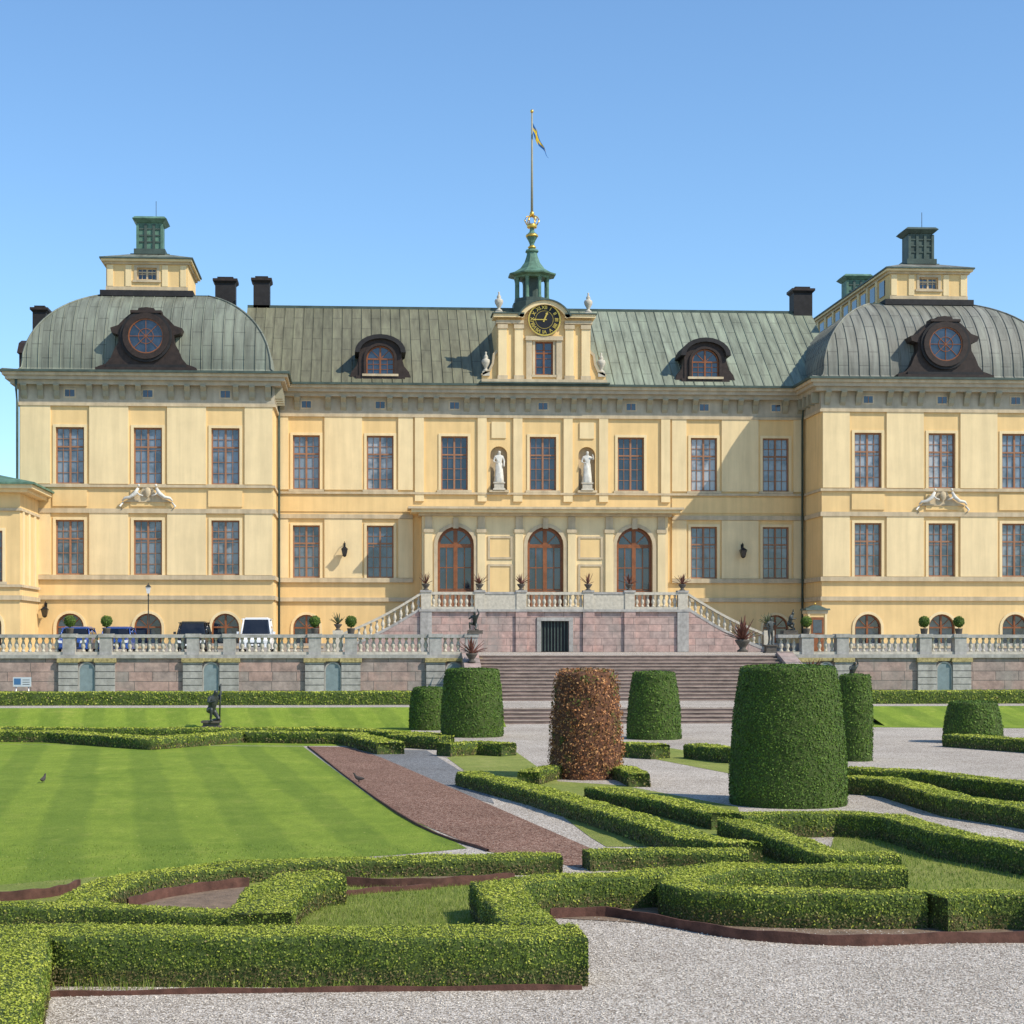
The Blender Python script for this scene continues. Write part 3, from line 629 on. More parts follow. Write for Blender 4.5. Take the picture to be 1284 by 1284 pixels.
def standing(arm=0):
    J=dict(pel=(0,0,.95),wst=(.03,0,1.12),chs=(0,0,1.38),nck=(0,-.01,1.53),hd=(.02,-.04,1.66),top=(.02,-.03,1.76),
    ls=(-.2,0,1.43),le=(-.30,-.02,1.17),lh=(-.16,-.2,1.10),lf=(-.08,-.23,1.12),rs=(.2,0,1.43),re=(.29,.02,1.18),rh=(.27,-.1,.95),rf=(.27,-.13,.87),
    lp=(-.1,0,.88),lk=(-.11,-.06,.5),la=(-.13,0,.08),lt=(-.15,-.16,.03),rp=(.1,0,.88),rk=(.12,-.02,.5),ra=(.12,.02,.08),rt=(.14,-.14,.03))
    if arm: J['re']=(.36,-.05,1.3);J['rh']=(.3,-.18,1.5);J['rf']=(.27,-.2,1.58)
    return J
for x,a in ((-2.72,0),(2.72,1)):
    S=empty('statue',(x,104.95,12.3),"white marble standing statue on pedestal in palace wall niche",'statue','statues in palace wall niches')
    me=skinmesh('figure',standing(a),EJ,RJ,'white'); o=link('figure',me,S,(x,104.95,12.75)); o.scale=(1.12,1.12,1.12)
    d=MB(); pr=[(.30,0),(.33,.03),(.27,.4),(.24,.8),(.2,1.1),(.1,1.12)]
    v=[];f=[];n=20
    for i in range(n):
        t=2*math.pi*i/n
        for r,z in pr:
            rr=r*(1+.12*math.sin(5*t+z*3)); v.append((x+rr*math.cos(t)*.95,104.97+rr*math.sin(t)*.75,12.78+z*1.08))
    m_=len(pr)
    for i in range(n):
        for q_ in range(m_-1): f.append((i*m_+q_,((i+1)%n)*m_+q_,((i+1)%n)*m_+q_+1,i*m_+q_+1))
    d.add(v,f,'white',True); part(d,'drapery',S)
    p=MB(); p.frus(x,104.95,12.3,12.4,.38,.3,.36,.28,'baluster'); p.frus(x,104.95,12.4,12.7,.3,.24,.3,.24,'baluster'); p.frus(x,104.95,12.7,12.78,.36,.28,.36,.28,'baluster'); part(p,'pedestal',S)
for s in (-1,1):
    x=s*23.6; C=MB(); y=100.78; z=11.15
    C.prism([(x-1.4,z+.0),(x+1.4,z),(x+1.15,z+.12),(x+.5,z+.45),(x+.25,z+.9),(x,z+1.02),(x-.25,z+.9),(x-.5,z+.45),(x-1.15,z+.12)][::-1],y+.1,y+.3,'ledge')
    for sg in (-1,1):
        C.tube([(x+sg*1.45,y,z+.05),(x+sg*1.3,y-.05,z+.22),(x+sg*1.0,y-.06,z+.26),(x+sg*.7,y-.08,z+.48),(x+sg*.52,y-.1,z+.8)],[.05,.08,.10,.13,.08],'white',8)
        C.tube([(x+sg*.66,y-.1,z+.6),(x+sg*.45,y-.12,z+.4),(x+sg*.25,y-.1,z+.35)],[.06,.045,.04],'white',8)
        C.lathe([(0,-.09),(.06,-.06),(.08,0),(.06,.06),(0,.09)],x+sg*.5,y-.1,z+.95,'white',8)
        C.tube([(x+sg*1.4,y+.1,z-.02),(x+sg*1.6,y+.05,z-.25),(x+sg*1.45,y+.05,z-.42)],[.06,.06,.04],'white',8)
    C.lathe([(0,-.3),(.17,-.15),(.2,.05),(.14,.25),(0,.3)],x,y-.02,z+.55,'ledge',10,sy=.5)
    part(C,'relief_cartouche',PAL)
# ---------------------------------------------------------------- left wing
WG=empty('palace_wing',(-38,98,TZ),"lower yellow stucco palace wing with green eaves beside pavilion",'building')
W=MB(); wx=[-31.6,-35.5,-39.5]
ops=[(x-.75,x+.75,6.3,9.1) for x in wx]+[(x-.7,x+.7,2.8,4.6,.7) for x in wx]
facade(W,-46,-29.9,TZ,11.2,95.5,ops,'stucco'); W.box(-46,-29.9,95.9,100.98,TZ,11.19,'stucco')
W.box(-46,-31.1,101,112,TZ,11.19,'stucco')
W.box(-46,-29.78,95.38,100.9,5.3,5.55,'ledge'); W.box(-46,-29.78,95.38,100.9,6.0,6.15,'ledge'); W.box(-46,-29.8,95.4,100.9,10.2,10.35,'ledge')
for y in (96.2,97.9,99.6): W.box(-29.95,-29.82,y-.25,y+.25,6.16,10.2,'pale')
part(W,'wall',WG)
W=MB(); W.box(-46,-29.4,95.0,100.8,11.2,11.4,'pale'); W.box(-46,-29.1,94.7,100.7,11.38,11.6,'pale'); W.box(-46,-28.95,94.55,100.75,11.6,11.7,'copper'); part(W,'cornice',WG)
W=MB(); W.add([(-46,94.55,11.7),(-28.95,94.55,11.7),(-28.95,100.9,11.7),(-46,100.9,11.7),(-46,98,12.6),(-32.5,98,12.6)],[(0,1,5,4),(1,2,5),(2,3,4,5)],'copper'); part(W,'roof',WG)
for x in wx:
    window(WG,x,95.5,6.3,1.5,2.8,gl='glassl'); window(WG,x,95.5,2.8,1.4,1.8,2,2,'glassd',.7,'door')
# ---------------------------------------------------------------- ground
def sheet(name,pts,z,k):
    mb=MB(); mb.add([(x,y,z) for x,y in pts],[list(range(len(pts)))],k); o=link(name,mb.mesh(name)); return struct(o)
g=MB(); g.add([(-700,-300,0),(700,-300,0),(700,60.3,0),(-700,60.3,0),(700,1500,0),(-700,1500,0)],[(0,1,2,3),(3,2,4,5)],'gravel'); struct(link('ground',g.mesh('ground')))
g=MB(); g.box(-90,90,63.9,76.3,.02,.55,'gravel'); struct(link('upper_walk',g.mesh('upper_walk')))
g=MB(); g.box(-95,95,76.31,140,.02,TZ,'gravel'); struct(link('terrace',g.mesh('terrace')))
for a,b in ((-90,-6.1),(7.5,90)):
    g=MB(); g.add([(a,60.4,.004),(b,60.4,.004),(b,63.89,.556),(a,63.89,.556),(a,64.3,.556),(b,64.3,.556)],[(0,1,2,3),(3,2,5,4)],'lawn'); struct(link('grass_bank',g.mesh('grass_bank')))
    g=MB(); g.add([(a,67.9,.556),(b,67.9,.556),(b,75.9,.556),(a,75.9,.556)],[(0,1,2,3)],'grass'); struct(link('grass_strip',g.mesh('grass_strip')))
GP=lambda L:[G(*p) for p in L]
LAWN=[(-300,932),(380,936),(470,1003),(586,1064),(500,1072),(330,1083),(190,1094),(100,1108),(-300,1120)]
sheet('lawn',GP(LAWN),.004,'lawn')
sheet('far_lawn',GP([(-400,912),(520,912),(495,935),(380,935.5),(-400,931.5)]),.004,'lawn')
sheet('red_gravel_path',GP([(385,936),(438,937),(478,950),(520,968),(600,1003),(745,1066),(750,1092),(612,1068),(500,1022)]),.006,'redgravel')
sheet('slate_gravel_path',GP([(446,939),(535,941),(606,984),(620,1008),(600,1003),(520,968),(478,950)]),.005,'darkgravel')
PG=[[(350,1165),(425,1098),(640,1106),(625,1172)],[(-60,1165),(-60,1115),(120,1100),(420,1090),(420,1100),(345,1167)],
[(560,950),(640,938),(700,980),(780,985),(925,1012),(945,1062),(760,1062),(740,1050),(680,1005),(590,972)],
[(800,948),(840,938),(915,950),(915,970)],[(1050,1035),(1300,1072),(1300,1125),(1150,1125),(1100,1090),(1040,1070)],
[(940,1050),(1010,1060),(1040,1090),(850,1110),(860,1090)],[(1060,975),(1300,1000),(1300,1018),(1070,985)],[(860,1100),(1100,1093),(1140,1100),(1120,1115),(900,1110)]]
for i,q in enumerate(PG): sheet('parterre_grass',GP(q),.0045+.0005*(i%3),'grass')
sheet('right_lawn',GP([(1090,912),(1500,915),(1500,896),(1100,896)]),.004,'lawn')
sheet('soil_bed',GP([(150,1140),(165,1125),(310,1102),(300,1140)]),.008,'soil')
# ---------------------------------------------------------------- garden staircase
SX0,SX1=-6.0,7.4
ST=empty('garden_staircase',(.7,70,0),"wide weathered stone garden staircase rising to the terrace",'staircase')
s1=MB()
for i in range(4):
    s1.box(SX0,SX1,62.55+i*.36,64.1,.13*i+.003,.13*i+.13+.003*(i==3),'step')
    s1.box(SX0,SX1,62.52+i*.36,62.9+i*.36,.13*i+.10,.13*i+.134,'tread')
part(s1,'lower_flight',ST)
s1=MB()
for i in range(13):
    z=.55+(TZ-.55)*i/13; z1=.55+(TZ-.55)*(i+1)/13; y=71+i*.41
    s1.box(SX0,SX1,y,76.4,z+.003,z1,'step'); s1.box(SX0,SX1,y-.03,y+.35,z1-.035,z1+.004,'tread')
part(s1,'upper_flight',ST)
for x0,x1 in ((SX0-.75,SX0-.02),(SX1+.02,SX1+.75)):
    s1=MB(); s1.prismx([(70.6,.55),(70.6,1.2),(71.4,1.2),(76.0,2.55),(76.2,2.55),(76.2,.55)],x0,x1,'block'); part(s1,'cheek_wall',ST)
# ---------------------------------------------------------------- terrace walls
balp=[(.0,0),(.085,0),(.085,.06),(.05,.09),(.055,.14),(.10,.24),(.095,.32),(.05,.46),(.045,.52),(.075,.56),(.075,.62),(0,.62)]
bm=MB(); bm.lathe(balp,0,0,0,'baluster',8); BAL=bm.mesh('baluster')
def twall(xa,xb,pairs,name):
    T=empty('terrace_wall',((xa+xb)/2,76,.55),"pink sandstone terrace retaining wall with grey pilasters and stone balustrade",'wall')
    m=MB(); m.box(xa,xb,76.0,76.6,.3,2.28,'block'); part(m,'wall',T)
    m=MB(); m.box(xa,xb,75.9,76.7,2.28,2.44,'stonegrey'); part(m,'coping',T)
    B=MB(); B.box(xa,xb,76.1,76.5,2.44,2.56,'baluster'); B.box(xa,xb,76.07,76.53,3.18,3.33,'stonegrey')
    piers=[]
    for c in pairs:
        for d in (-.8,.8):
            x=c+d
            if xa-.3<x<xb+.3: piers.append(x)
    for x in piers: B.box(x-.27,x+.27,76.03,76.57,2.442,3.20,'stonegrey'); B.box(x-.32,x+.32,75.99,76.61,3.2,3.36,'stonegrey')
    b=part(B,'balustrade',T)
    x=xa+.2
    while x<xb:
        if not any(abs(x-p)<.38 for p in piers) and XatY(-12,76)<x<XatY(1296,76):
            o=bpy.data.objects.new('baluster',BAL); COL.objects.link(o); o.parent=b; o.location=(x,76.3,2.56); o.matrix_parent_inverse=Matrix.Translation(-wpos(b))
        x+=.29
    for x in piers:
        m=MB(); m.box(x-.42,x+.42,75.86,76.01,.56,2.2,'stonegrey'); m.box(x-.48,x+.48,75.8,76.02,2.1,2.285,'lichen'); m.box(x-.48,x+.48,75.82,76.01,.4,.8,'stonegrey')
        for z in (1.1,1.4,1.7,2.0): m.box(x-.43,x+.43,75.852,75.87,z-.01,z+.01,'chim')
        part(m,'pilaster',T)
    for c in pairs:
        if not (xa<c<xb): continue
        m=MB(); m.prism([(c+a,.6+z) for a,z in archpts(.62,1.45,.31)][::-1],75.95,76.01,'niche')
        m.band([(c+a,.6+z) for a,z in archpts(.74,1.52,.37)],[(c+a,.6+z) for a,z in archpts(.62,1.45,.31)],75.93,76.01,'stonegrey')
        m.box(c-.5,c+.5,75.87,76.02,2.14,2.283,'lichen'); part(m,'niche_panel',T)
    return T,piers
TW1,P1=twall(-50,SX0-.1,[-34,-28.6,-23.2,-17.8,-12.45,-7.1],'')
TW2,P2=twall(SX1+.1,50,[9.65,15.05,20.45,25.9,31],'')
# ---------------------------------------------------------------- foliage generator
def tri_sample(V,Fq,n):
    V=np.asarray(V); T=[]
    for q in Fq:
        for i in range(1,len(q)-1): T.append((q[0],q[i],q[i+1]))
    T=np.array(T); a,b,c=V[T[:,0]],V[T[:,1]],V[T[:,2]]
    cr=np.cross(b-a,c-a); ar=np.linalg.norm(cr,axis=1)/2; tot=ar.sum()
    n=int(n*tot); ix=rng.choice(len(T),n,p=ar/tot); u=rng.random((n,1)); v=rng.random((n,1)); fl=(u+v)>1; u=np.where(fl,1-u,u); v=np.where(fl,1-v,v)
    P=a[ix]+(b[ix]-a[ix])*u+(c[ix]-a[ix])*v; Nn=cr[ix]/(2*ar[ix][:,None]+1e-12); return P,Nn
def rawmesh(name,allv,F0,n4,mats,mi,per=4):
    loops=[i for q in F0 for i in q]; nv=len(allv)-n4*per; tot0=[len(q) for q in F0]
    loops=np.concatenate([np.array(loops,int),np.arange(n4*per)+nv]); tots=np.concatenate([np.array(tot0,int),np.full(n4,per)]).astype(int)
    starts=np.concatenate([[0],np.cumsum(tots)[:-1]])
    me=bpy.data.meshes.new(name); me.vertices.add(len(allv)); me.vertices.foreach_set('co',allv.ravel())
    me.loops.add(len(loops)); me.loops.foreach_set('vertex_index',loops.astype(np.int32))
    me.polygons.add(len(tots)); me.polygons.foreach_set('loop_start',starts.astype(np.int32)); me.polygons.foreach_set('loop_total',tots.astype(np.int32))
    for k in mats: me.materials.append(M[k])
    me.polygons.foreach_set('material_index',mi.astype(np.int32)); me.update(calc_edges=True); me.validate(); return me
def leafy(name,V,Fq,size,cov,core,side,top,depth=.03,tilt=.8,shoots=0):
    V=np.asarray(V,float); Fq=[list(q) for q in Fq]
    P,Nn=tri_sample(V,Fq,cov/(size*size*.5))
    n=len(P); Rn=rng.normal(size=(n,3)); nn=Nn+Rn*tilt*.6; nn/=np.linalg.norm(nn,axis=1)[:,None]
    t=np.cross(nn,rng.normal(size=(n,3))); t/=np.linalg.norm(t,axis=1)[:,None]; b=np.cross(nn,t)
    s=size*rng.uniform(.6,1.25,(n,1)); off=rng.random((n,1))**1.5*depth*1.3-depth*.25
    if shoots: off=off+np.where(rng.random((n,1))<shoots,rng.random((n,1))*.05,0)
    P=P+Nn*off
    lv=np.stack([P-t*s*.6,P-b*s*.36,P+t*s*.6,P+b*s*.36],1).reshape(-1,3)
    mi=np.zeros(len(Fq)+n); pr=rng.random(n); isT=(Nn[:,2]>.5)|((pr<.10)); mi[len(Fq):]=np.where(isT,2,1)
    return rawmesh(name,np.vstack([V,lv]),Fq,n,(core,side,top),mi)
def hash3(x,y,z,f):
    return math.sin(x*f*1.7+y*f*2.3)*math.cos(z*f*2.9+x*f*.9)+.5*math.sin(x*f*4.1-y*f*3.3+z*f*5)
def hedge(pts,width,h,closed=False,size=None,label=None,side='leafside',top='leaftop',z0=0,world=False,smooth=False):
    P=[Vector((*(p if world else G(p[0],p[1],h)),0)) for p in pts]
    if smooth:
        Q=[]
        for i in range(len(P)-1):
            a=P[max(i-1,0)];b=P[i];c=P[i+1];d=P[min(i+2,len(P)-1)]
            for k in range(6):
                t=k/6; Q.append(.5*((2*b)+(c-a)*t+(2*a-5*b+4*c-d)*t*t+(3*b-a-3*c+d)*t**3))
        Q.append(P[-1]); P=Q
    R=[P[0]]
    for a,b in zip(P,P[1:]):
        n=max(1,int((b-a).length/.25))
        for i in range(1,n+1): R.append(a.lerp(b,i/n))
    sec=[(-.5,0),(-.505,.45),(-.5,.9),(-.47,.985),(-.22,1.0),(0,1.005),(.22,1.0),(.47,.985),(.5,.9),(.505,.45),(.5,0)]
    V=[];Fq=[];m=len(sec)
    for i,p in enumerate(R):
        d1=(R[i]-R[max(i-1,0)]); d2=(R[min(i+1,len(R)-1)]-R[i]); d1=d1.normalized() if d1.length>0 else d2.normalized(); d2=d2.normalized() if d2.length>0 else d1
        t=(d1+d2); t=t.normalized() if t.length>.1 else d1; sc_=min(1.35,1/max(.5,t.dot(d1))); nrm=Vector((-t.y,t.x,0))
        for sx_,sz_ in sec:
            q=p+nrm*(sx_*width*sc_); zz=sz_*h
            k=hash3(q.x,q.y,zz,2.2)*.018
            q=q+nrm*(k*(1 if sx_>0 else -1)*(1 if sz_>0 else 0)); V.append((q.x,q.y,z0+zz+(hash3(q.x,q.y,0,1.6)*.014 if sz_>.8 else 0)))
    for i in range(len(R)-1):
        for j in range(m-1): Fq.append((i*m+j+m,i*m+j+1+m,i*m+j+1,i*m+j)[::-1])
    Fq.append(tuple(range(m))); Fq.append(tuple(range((len(R)-1)*m,len(R)*m))[::-1])
    a,b,c=(Vector(V[k]) for k in Fq[m//2][:3])
    if (b-a).cross(c-a).z<0: Fq=[q[::-1] for q in Fq]
    dist=(sum(P,Vector())/len(P)-Vector((CX,CY,0))).length
    size=size or max(.020,dist*.00128)
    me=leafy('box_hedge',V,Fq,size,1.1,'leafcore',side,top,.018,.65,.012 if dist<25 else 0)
    o=link('box_hedge',me); c=sum(P,Vector())/len(P); c.z=z0
    me.transform(Matrix.Translation(-c)); o.location=c
    meta(o,label or "low clipped box hedge bordering the parterre beds",'hedge','clipped box hedges of the parterre'); return o
H=.44
hedge([(-30,1305),(-8,1240),(18,1167),(60,1166),(330,1167),(640,1168),(728,1166)],.66,H,label="clipped box hedge corner running beside the gravel path")
hedge([(668,1160),(640,1130),(622,1108),(700,1099),(850,1092),(935,1083)],.52,.37)
hedge([(-60,1133),(90,1134),(220,1140),(300,1143),(330,1146)],.40,.30)
hedge([(95,1133),(125,1112),(180,1096),(300,1083),(450,1077),(600,1074),(700,1072)],.5,.22,smooth=True)
hedge([(325,1145),(342,1114),(378,1098),(420,1095)],.62,.33)
hedge([(1136,1088),(1000,1086),(905,1090),(855,1101),(872,1112),(960,1117),(1080,1119),(1152,1118)],.46,.36,smooth=True,label="rounded box hedge looping above a rusty steel edging")
hedge([(1170,1122),(1230,1118),(1300,1120),(1360,1130)],.5,.36)
hedge([(918,1028),(985,1049),(1045,1071),(1120,1069)],.48,.30)
hedge([(925,1021),(1050,1018),(1120,1023),(1190,1043),(1300,1062),(1400,1080)],.5,.36)
hedge([(588,968),(680,990),(790,1022),(870,1048),(935,1058)],.58,.28)
hedge([(735,1067),(830,1065),(938,1067)],.45,.24)
hedge([(748,987),(830,1001),(912,1020)],.55,.26)
hedge([(1062,962),(1150,966),(1300,984),(1400,996)],.6,.33)
hedge([(1062,973),(1120,977),(1200,999),(1300,1013),(1400,1031)],.6,.33)
hedge([(872,933),(930,939)],.7,.36)
hedge([(782,931),(828,934)],.7,.36)
hedge([(662,968),(690,961),(735,958),(780,961),(802,970)],.45,.28,smooth=True)
hedge([(556,932),(600,930),(638,932)],.6,.34)
hedge([(-60,916),(70,917),(190,925),(300,917),(440,919),(490,931)],.75,.32)
hedge([(-60,912),(250,913),(400,912),(545,920)],.6,.34)
hedge([(495,920),(560,924)],.6,.36)
hedge([(1195,921),(1300,928),(1400,936)],.8,.34)
hedge([(-48,67.2),(SX0-1.0,67.2)],.9,.5,world=True,z0=.555,size=.08,label="long clipped hedge below the terrace wall")
hedge([(SX1+1.0,67.2),(40,67.2)],.9,.5,world=True,z0=.555,size=.08,label="long clipped hedge below the terrace wall")
def topiary(px,base,top,wb,wt,label,dead=False,ry=1,size=None):
    x,y=G(px,base); s=(base-PPY)/CZ; hgt=(base-top)/s; rb=wb/2/s; rt=wt/2/s; y+=rb*.9; s2=F/(y+.5)
    rb*=s/s2; rt*=s/s2; hgt=CZ+(PPY-top)/s2
    x=XatY(px,y)
    prof=[]; n=16
    for i in range(n+1):
        t=i/n; prof.append((rb*(1-.02*(1-t)**2)+(rt-rb)*t**1.3+.03*math.sin(t*3.1),t*hgt*.975))
    prof+=[(rt*.975,hgt*.992),(rt*.9,hgt),(rt*.5,hgt+.02),(rt*.02,hgt+.03)]
    V=[];Fq=[];seg=44;m=len(prof)
    for i in range(seg):
        a=2*math.pi*i/seg
        for r,z in prof:
            k=1+.011*hash3(math.cos(a)*2,math.sin(a)*2,z,2.0)+(.035*hash3(math.cos(a)*5,math.sin(a)*5,z,3) if dead else 0); V.append((r*k*math.cos(a),r*k*math.sin(a)*ry,z))
    for i in range(seg):
        j=(i+1)%seg
        for q in range(m-1): Fq.append((i*m+q,j*m+q,j*m+q+1,i*m+q+1))
    Fq.append([i*m+m-1 for i in range(seg)])
    size=size or max(.028,y*.00128)
    me=leafy('crown',V,Fq,size,1.25 if not dead else 1.0,'deadcore' if dead else 'leafcore','yewdead' if dead else 'yew','yewdead' if dead else 'yew',.025 if not dead else .08,.65 if not dead else 1.0)
    T=empty('topiary_yew',(x,y,0),label,'topiary','clipped yew cones of the garden')
    o=link('crown',me,T,(0,0,0),False)
    tm=MB(); tm.tube([(0,0,-.02),(.02,0,hgt*.4),(0,.02,hgt*.8)],[.13,.10,.05],'soil',8)
    link('trunk',tm.mesh('trunk'),T,(0,0,0),False)
topiary(592,925,839,78,66,"dark green clipped yew cone with rounded flat top")
topiary(537,916,862,48,38,"smaller dark green clipped yew cone")
topiary(735,978,843,88,70,"dying rust brown clipped yew with patchy foliage",True)
topiary(820,928,843,68,52,"dark green clipped yew cone with flat top")
topiary(988,1014,836,146,118,"large dark green clipped yew cone with flat top")
topiary(1072,955,847,42,38,"slim dark green clipped yew cone")
topiary(1220,933,881,74,58,"short squat clipped yew drum beside gravel")
# grass blades, pebbles
def inpoly(X,Y,poly):
    c=np.zeros(len(X),bool); n=len(poly); j=n-1
    for i in range(n):
        xi,yi=poly[i]; xj,yj=poly[j]
        c^=((yi>Y)!=(yj>Y))&(X<(xj-xi)*(Y-yi)/(yj-yi+1e-12)+xi); j=i
    return c
def blades(poly,dens,h,wd):
    A=np.array(poly); x0,y0=A.min(0); x1,y1=A.max(0); n=int((x1-x0)*(y1-y0)*dens)
    X=rng.uniform(x0,x1,n); Y=rng.uniform(y0,y1,n); k=inpoly(X,Y,poly); X,Y=X[k],Y[k]; n=len(X)
    a=rng.uniform(0,6.28,n); hh=h*rng.uniform(.4,1.3,n); l=rng.uniform(0,.8,n)*hh; b=rng.uniform(0,6.28,n)
    p0=np.stack([X-np.cos(a)*wd,Y-np.sin(a)*wd,np.zeros(n)],1); p1=np.stack([X+np.cos(a)*wd,Y+np.sin(a)*wd,np.zeros(n)],1); p2=np.stack([X+l*np.cos(b),Y+l*np.sin(b),hh],1)
    return np.stack([p0,p1,p2],1).reshape(-1,3)
bl=[blades(GP([(350,1165),(425,1098),(640,1106),(625,1172)]),1400,.05,.004),blades(GP([(1050,1035),(1300,1072),(1300,1125),(1150,1125),(1100,1090),(1040,1070)]),500,.05,.006),
    blades(GP([(-20,1060),(578,1060),(586,1064),(500,1072),(330,1083),(190,1094),(100,1108),(-20,1112)]),160,.03,.006),blades(GP(PG[5]),700,.05,.005),
    blades(GP([(50,1246),(735,1240),(735,1234),(50,1238)]),500,.12,.004),blades(GP([(60,1140),(340,1147),(330,1160),(60,1158)]),900,.06,.004)]
B=np.vstack(bl); me=rawmesh('grass_blades',B,[],len(B)//3,('blade',),np.zeros(len(B)//3),3); o=link('grass_blades',me); o["kind"]="stuff"; o["label"]="short grass blades covering lawn and parterre beds"; o["category"]="grass"
A=np.array(GP([(-200,1290),(1500,1290),(1500,1186),(740,1150),(740,1245),(-200,1252)])); pl=[tuple(p) for p in A]
x0,y0=A.min(0); x1,y1=A.max(0); n=int((x1-x0)*(y1-y0)*330); X=rng.uniform(x0,x1,n); Y=rng.uniform(y0,y1,n); k=inpoly(X,Y,pl); X,Y=X[k],Y[k]; n=len(X)
r=.009*rng.uniform(.5,1.6,(n,1,1)); octv=np.array([(1,0,0),(0,1,0),(-1,0,0),(0,-1,0),(0,0,.75),(0,0,-.3)])*1.
V=octv[None]*r*rng.uniform(.7,1.3,(n,1,3)); a=rng.uniform(0,6.28,n); ca,sa=np.cos(a)[:,None],np.sin(a)[:,None]
Vx=V[:,:,0]*ca-V[:,:,1]*sa+X[:,None]; Vy=V[:,:,0]*sa+V[:,:,1]*ca+Y[:,None]; V=np.stack([Vx,Vy,V[:,:,2]+.003],2).reshape(-1,3)
fc=np.array([(0,1,4),(1,2,4),(2,3,4),(3,0,4)]); Fc=(fc[None]+6*np.arange(n)[:,None,None]).reshape(-1,3)
me=bpy.data.meshes.new('gravel_stones'); me.from_pydata(V.tolist(),[],Fc.tolist()); me.materials.append(M['pebble']); o=link('gravel_stones',me); o["kind"]="stuff"; o["label"]="loose pale pebbles lying on the gravel path"; o["category"]="gravel"
# edgings
def edging(pts,h,zoff=0,smooth=True):
    P=[Vector((*G(*p),0)) for p in pts]; Q=[]
    for i in range(len(P)-1):
        a=P[max(i-1,0)];b=P[i];c=P[i+1];d=P[min(i+2,len(P)-1)]
        for k in range(6):
            t=k/6; Q.append(.5*((2*b)+(c-a)*t+(2*a-5*b+4*c-d)*t*t+(3*b-a-3*c+d)*t**3))
    Q.append(P[-1]); mb=MB(); n=len(Q); v=[]
    for i,p in enumerate(Q):
        t=(Q[min(i+1,n-1)]-Q[max(i-1,0)]).normalized(); nr=Vector((-t.y,t.x,0))*.012
        for o_ in (-nr,nr):
            v+= [tuple(p+o_),tuple(p+o_+Vector((0,0,h+.008*math.sin(i*1.3))))]
    f=[]
    for i in range(n-1):
        a=i*4;b=a+4; f+=[(a,b,b+1,a+1),(a+2,a+3,b+3,b+2),(a+1,b+1,b+3,a+3)]
    mb.add(v,f,'rust'); o=link('steel_garden_edging',mb.mesh('edging')); meta(o,"rusty steel edging strip curving around planting bed",'garden edging','rusty steel bed edgings'); return o
edging([(690,1152),(760,1150),(835,1162),(930,1178),(1060,1186),(1180,1183),(1300,1182)],.11)
edging([(-30,1132),(40,1128),(80,1122),(100,1114)],.12)
edging([(160,1140),(200,1128),(260,1118),(312,1112)],.12)
edging([(425,1112),(520,1114),(590,1110),(645,1106)],.12)
edging([(425,1125),(470,1120),(540,1116)],.07)
edging([(55,1250),(250,1246),(500,1243),(730,1241)],.045)
edging([(386,937),(500,1022),(612,1068)],.04)
sheet('soil_bed',GP([(690,1151),(835,1160),(930,1176),(1060,1184),(1300,1180),(1300,1165),(1155,1160),(860,1150),(840,1125),(700,1138)]),.007,'soil')
sheet('soil_bed',GP([(425,1110),(520,1112),(645,1104),(600,1092),(430,1090)]),.0065,'soil')
# ---------------------------------------------------------------- entrance staircase
ES=empty('entrance_staircase',(0,100,TZ),"pink sandstone double entrance staircase with white stone balustrades",'staircase')
FY=98.5; LZ0=4.85
m=MB(); m.box(-7.7,-.8,FY,103.59,TZ,LZ0-.12,'block2'); m.box(.8,7.7,FY,103.59,TZ,LZ0-.12,'block2'); m.box(-.8,.8,FY,103.59,4.25,LZ0-.12,'block2'); m.box(-.8,.8,FY+.5,103.58,TZ,4.25,'block2')
part(m,'landing_wall',ES)
m=MB(); m.box(-7.85,7.85,FY-.15,103.58,LZ0-.12,LZ0+.02,'stonegrey')
for x in (-7.45,-4.35,-1.95,1.95,4.35,7.45): m.box(x-.33,x+.33,FY-.12,FY+.02,TZ+.02,LZ0-.13,'stonegrey' if abs(x)>7 else 'block2')
for x in (-.93,.93): m.box(x-.12,x+.12,FY-.06,FY+.03,TZ+.02,4.19,'stonegrey')
m.box(-1.05,1.05,FY-.07,FY+.03,4.2,4.4,'stonegrey')
part(m,'landing_slab',ES)
gt=MB(); gt.box(-.8,.8,FY+.2,FY+.28,TZ+.01,4.24,'black')
for i in range(9): gt.box(-.75+i*.1875-.025,-.75+i*.1875+.025,FY+.14,FY+.19,TZ+.05,4.2,'copperdark')
part(gt,'cellar_gate',ES)
B=MB()
for x in (-7.45,-4.35,-1.95,1.95,4.35,7.45): B.box(x-.28,x+.28,FY-.05,FY+.4,LZ0+.02,LZ0+1.0,'baluster'); B.box(x-.33,x+.33,FY-.1,FY+.45,LZ0+1.0,LZ0+1.12,'stonegrey')
for a,b in ((-7.17,-4.63),(-1.67,1.67),(4.63,7.17)):
    B.box(a,b,FY-.02,FY+.36,LZ0+.02,LZ0+.16,'baluster'); B.box(a,b,FY-.04,FY+.38,LZ0+.86,LZ0+1.02,'baluster')
for a,b in ((-4.07,-2.23),(2.23,4.07)):
    B.box(a,b,FY+.0,FY+.34,LZ0+.02,LZ0+.9,'baluster'); B.box(a,b,FY-.04,FY+.38,LZ0+.9,LZ0+1.02,'stonegrey')
bb=part(B,'balustrade',ES)
def addbal(parent,x,y,z):
    o=bpy.data.objects.new('baluster',BAL); COL.objects.link(o); o.parent=parent; o.location=(x,y,z); o.matrix_parent_inverse=Matrix.Translation(-wpos(parent)); o.scale=(1.1,1.1,1.13)
for a,b in ((-7.17,-4.63),(-1.67,1.67),(4.63,7.17)):
    n=int((b-a)/.3)
    for i in range(n): addbal(bb,a+(i+.5)*(b-a)/n,FY+.17,LZ0+.16)
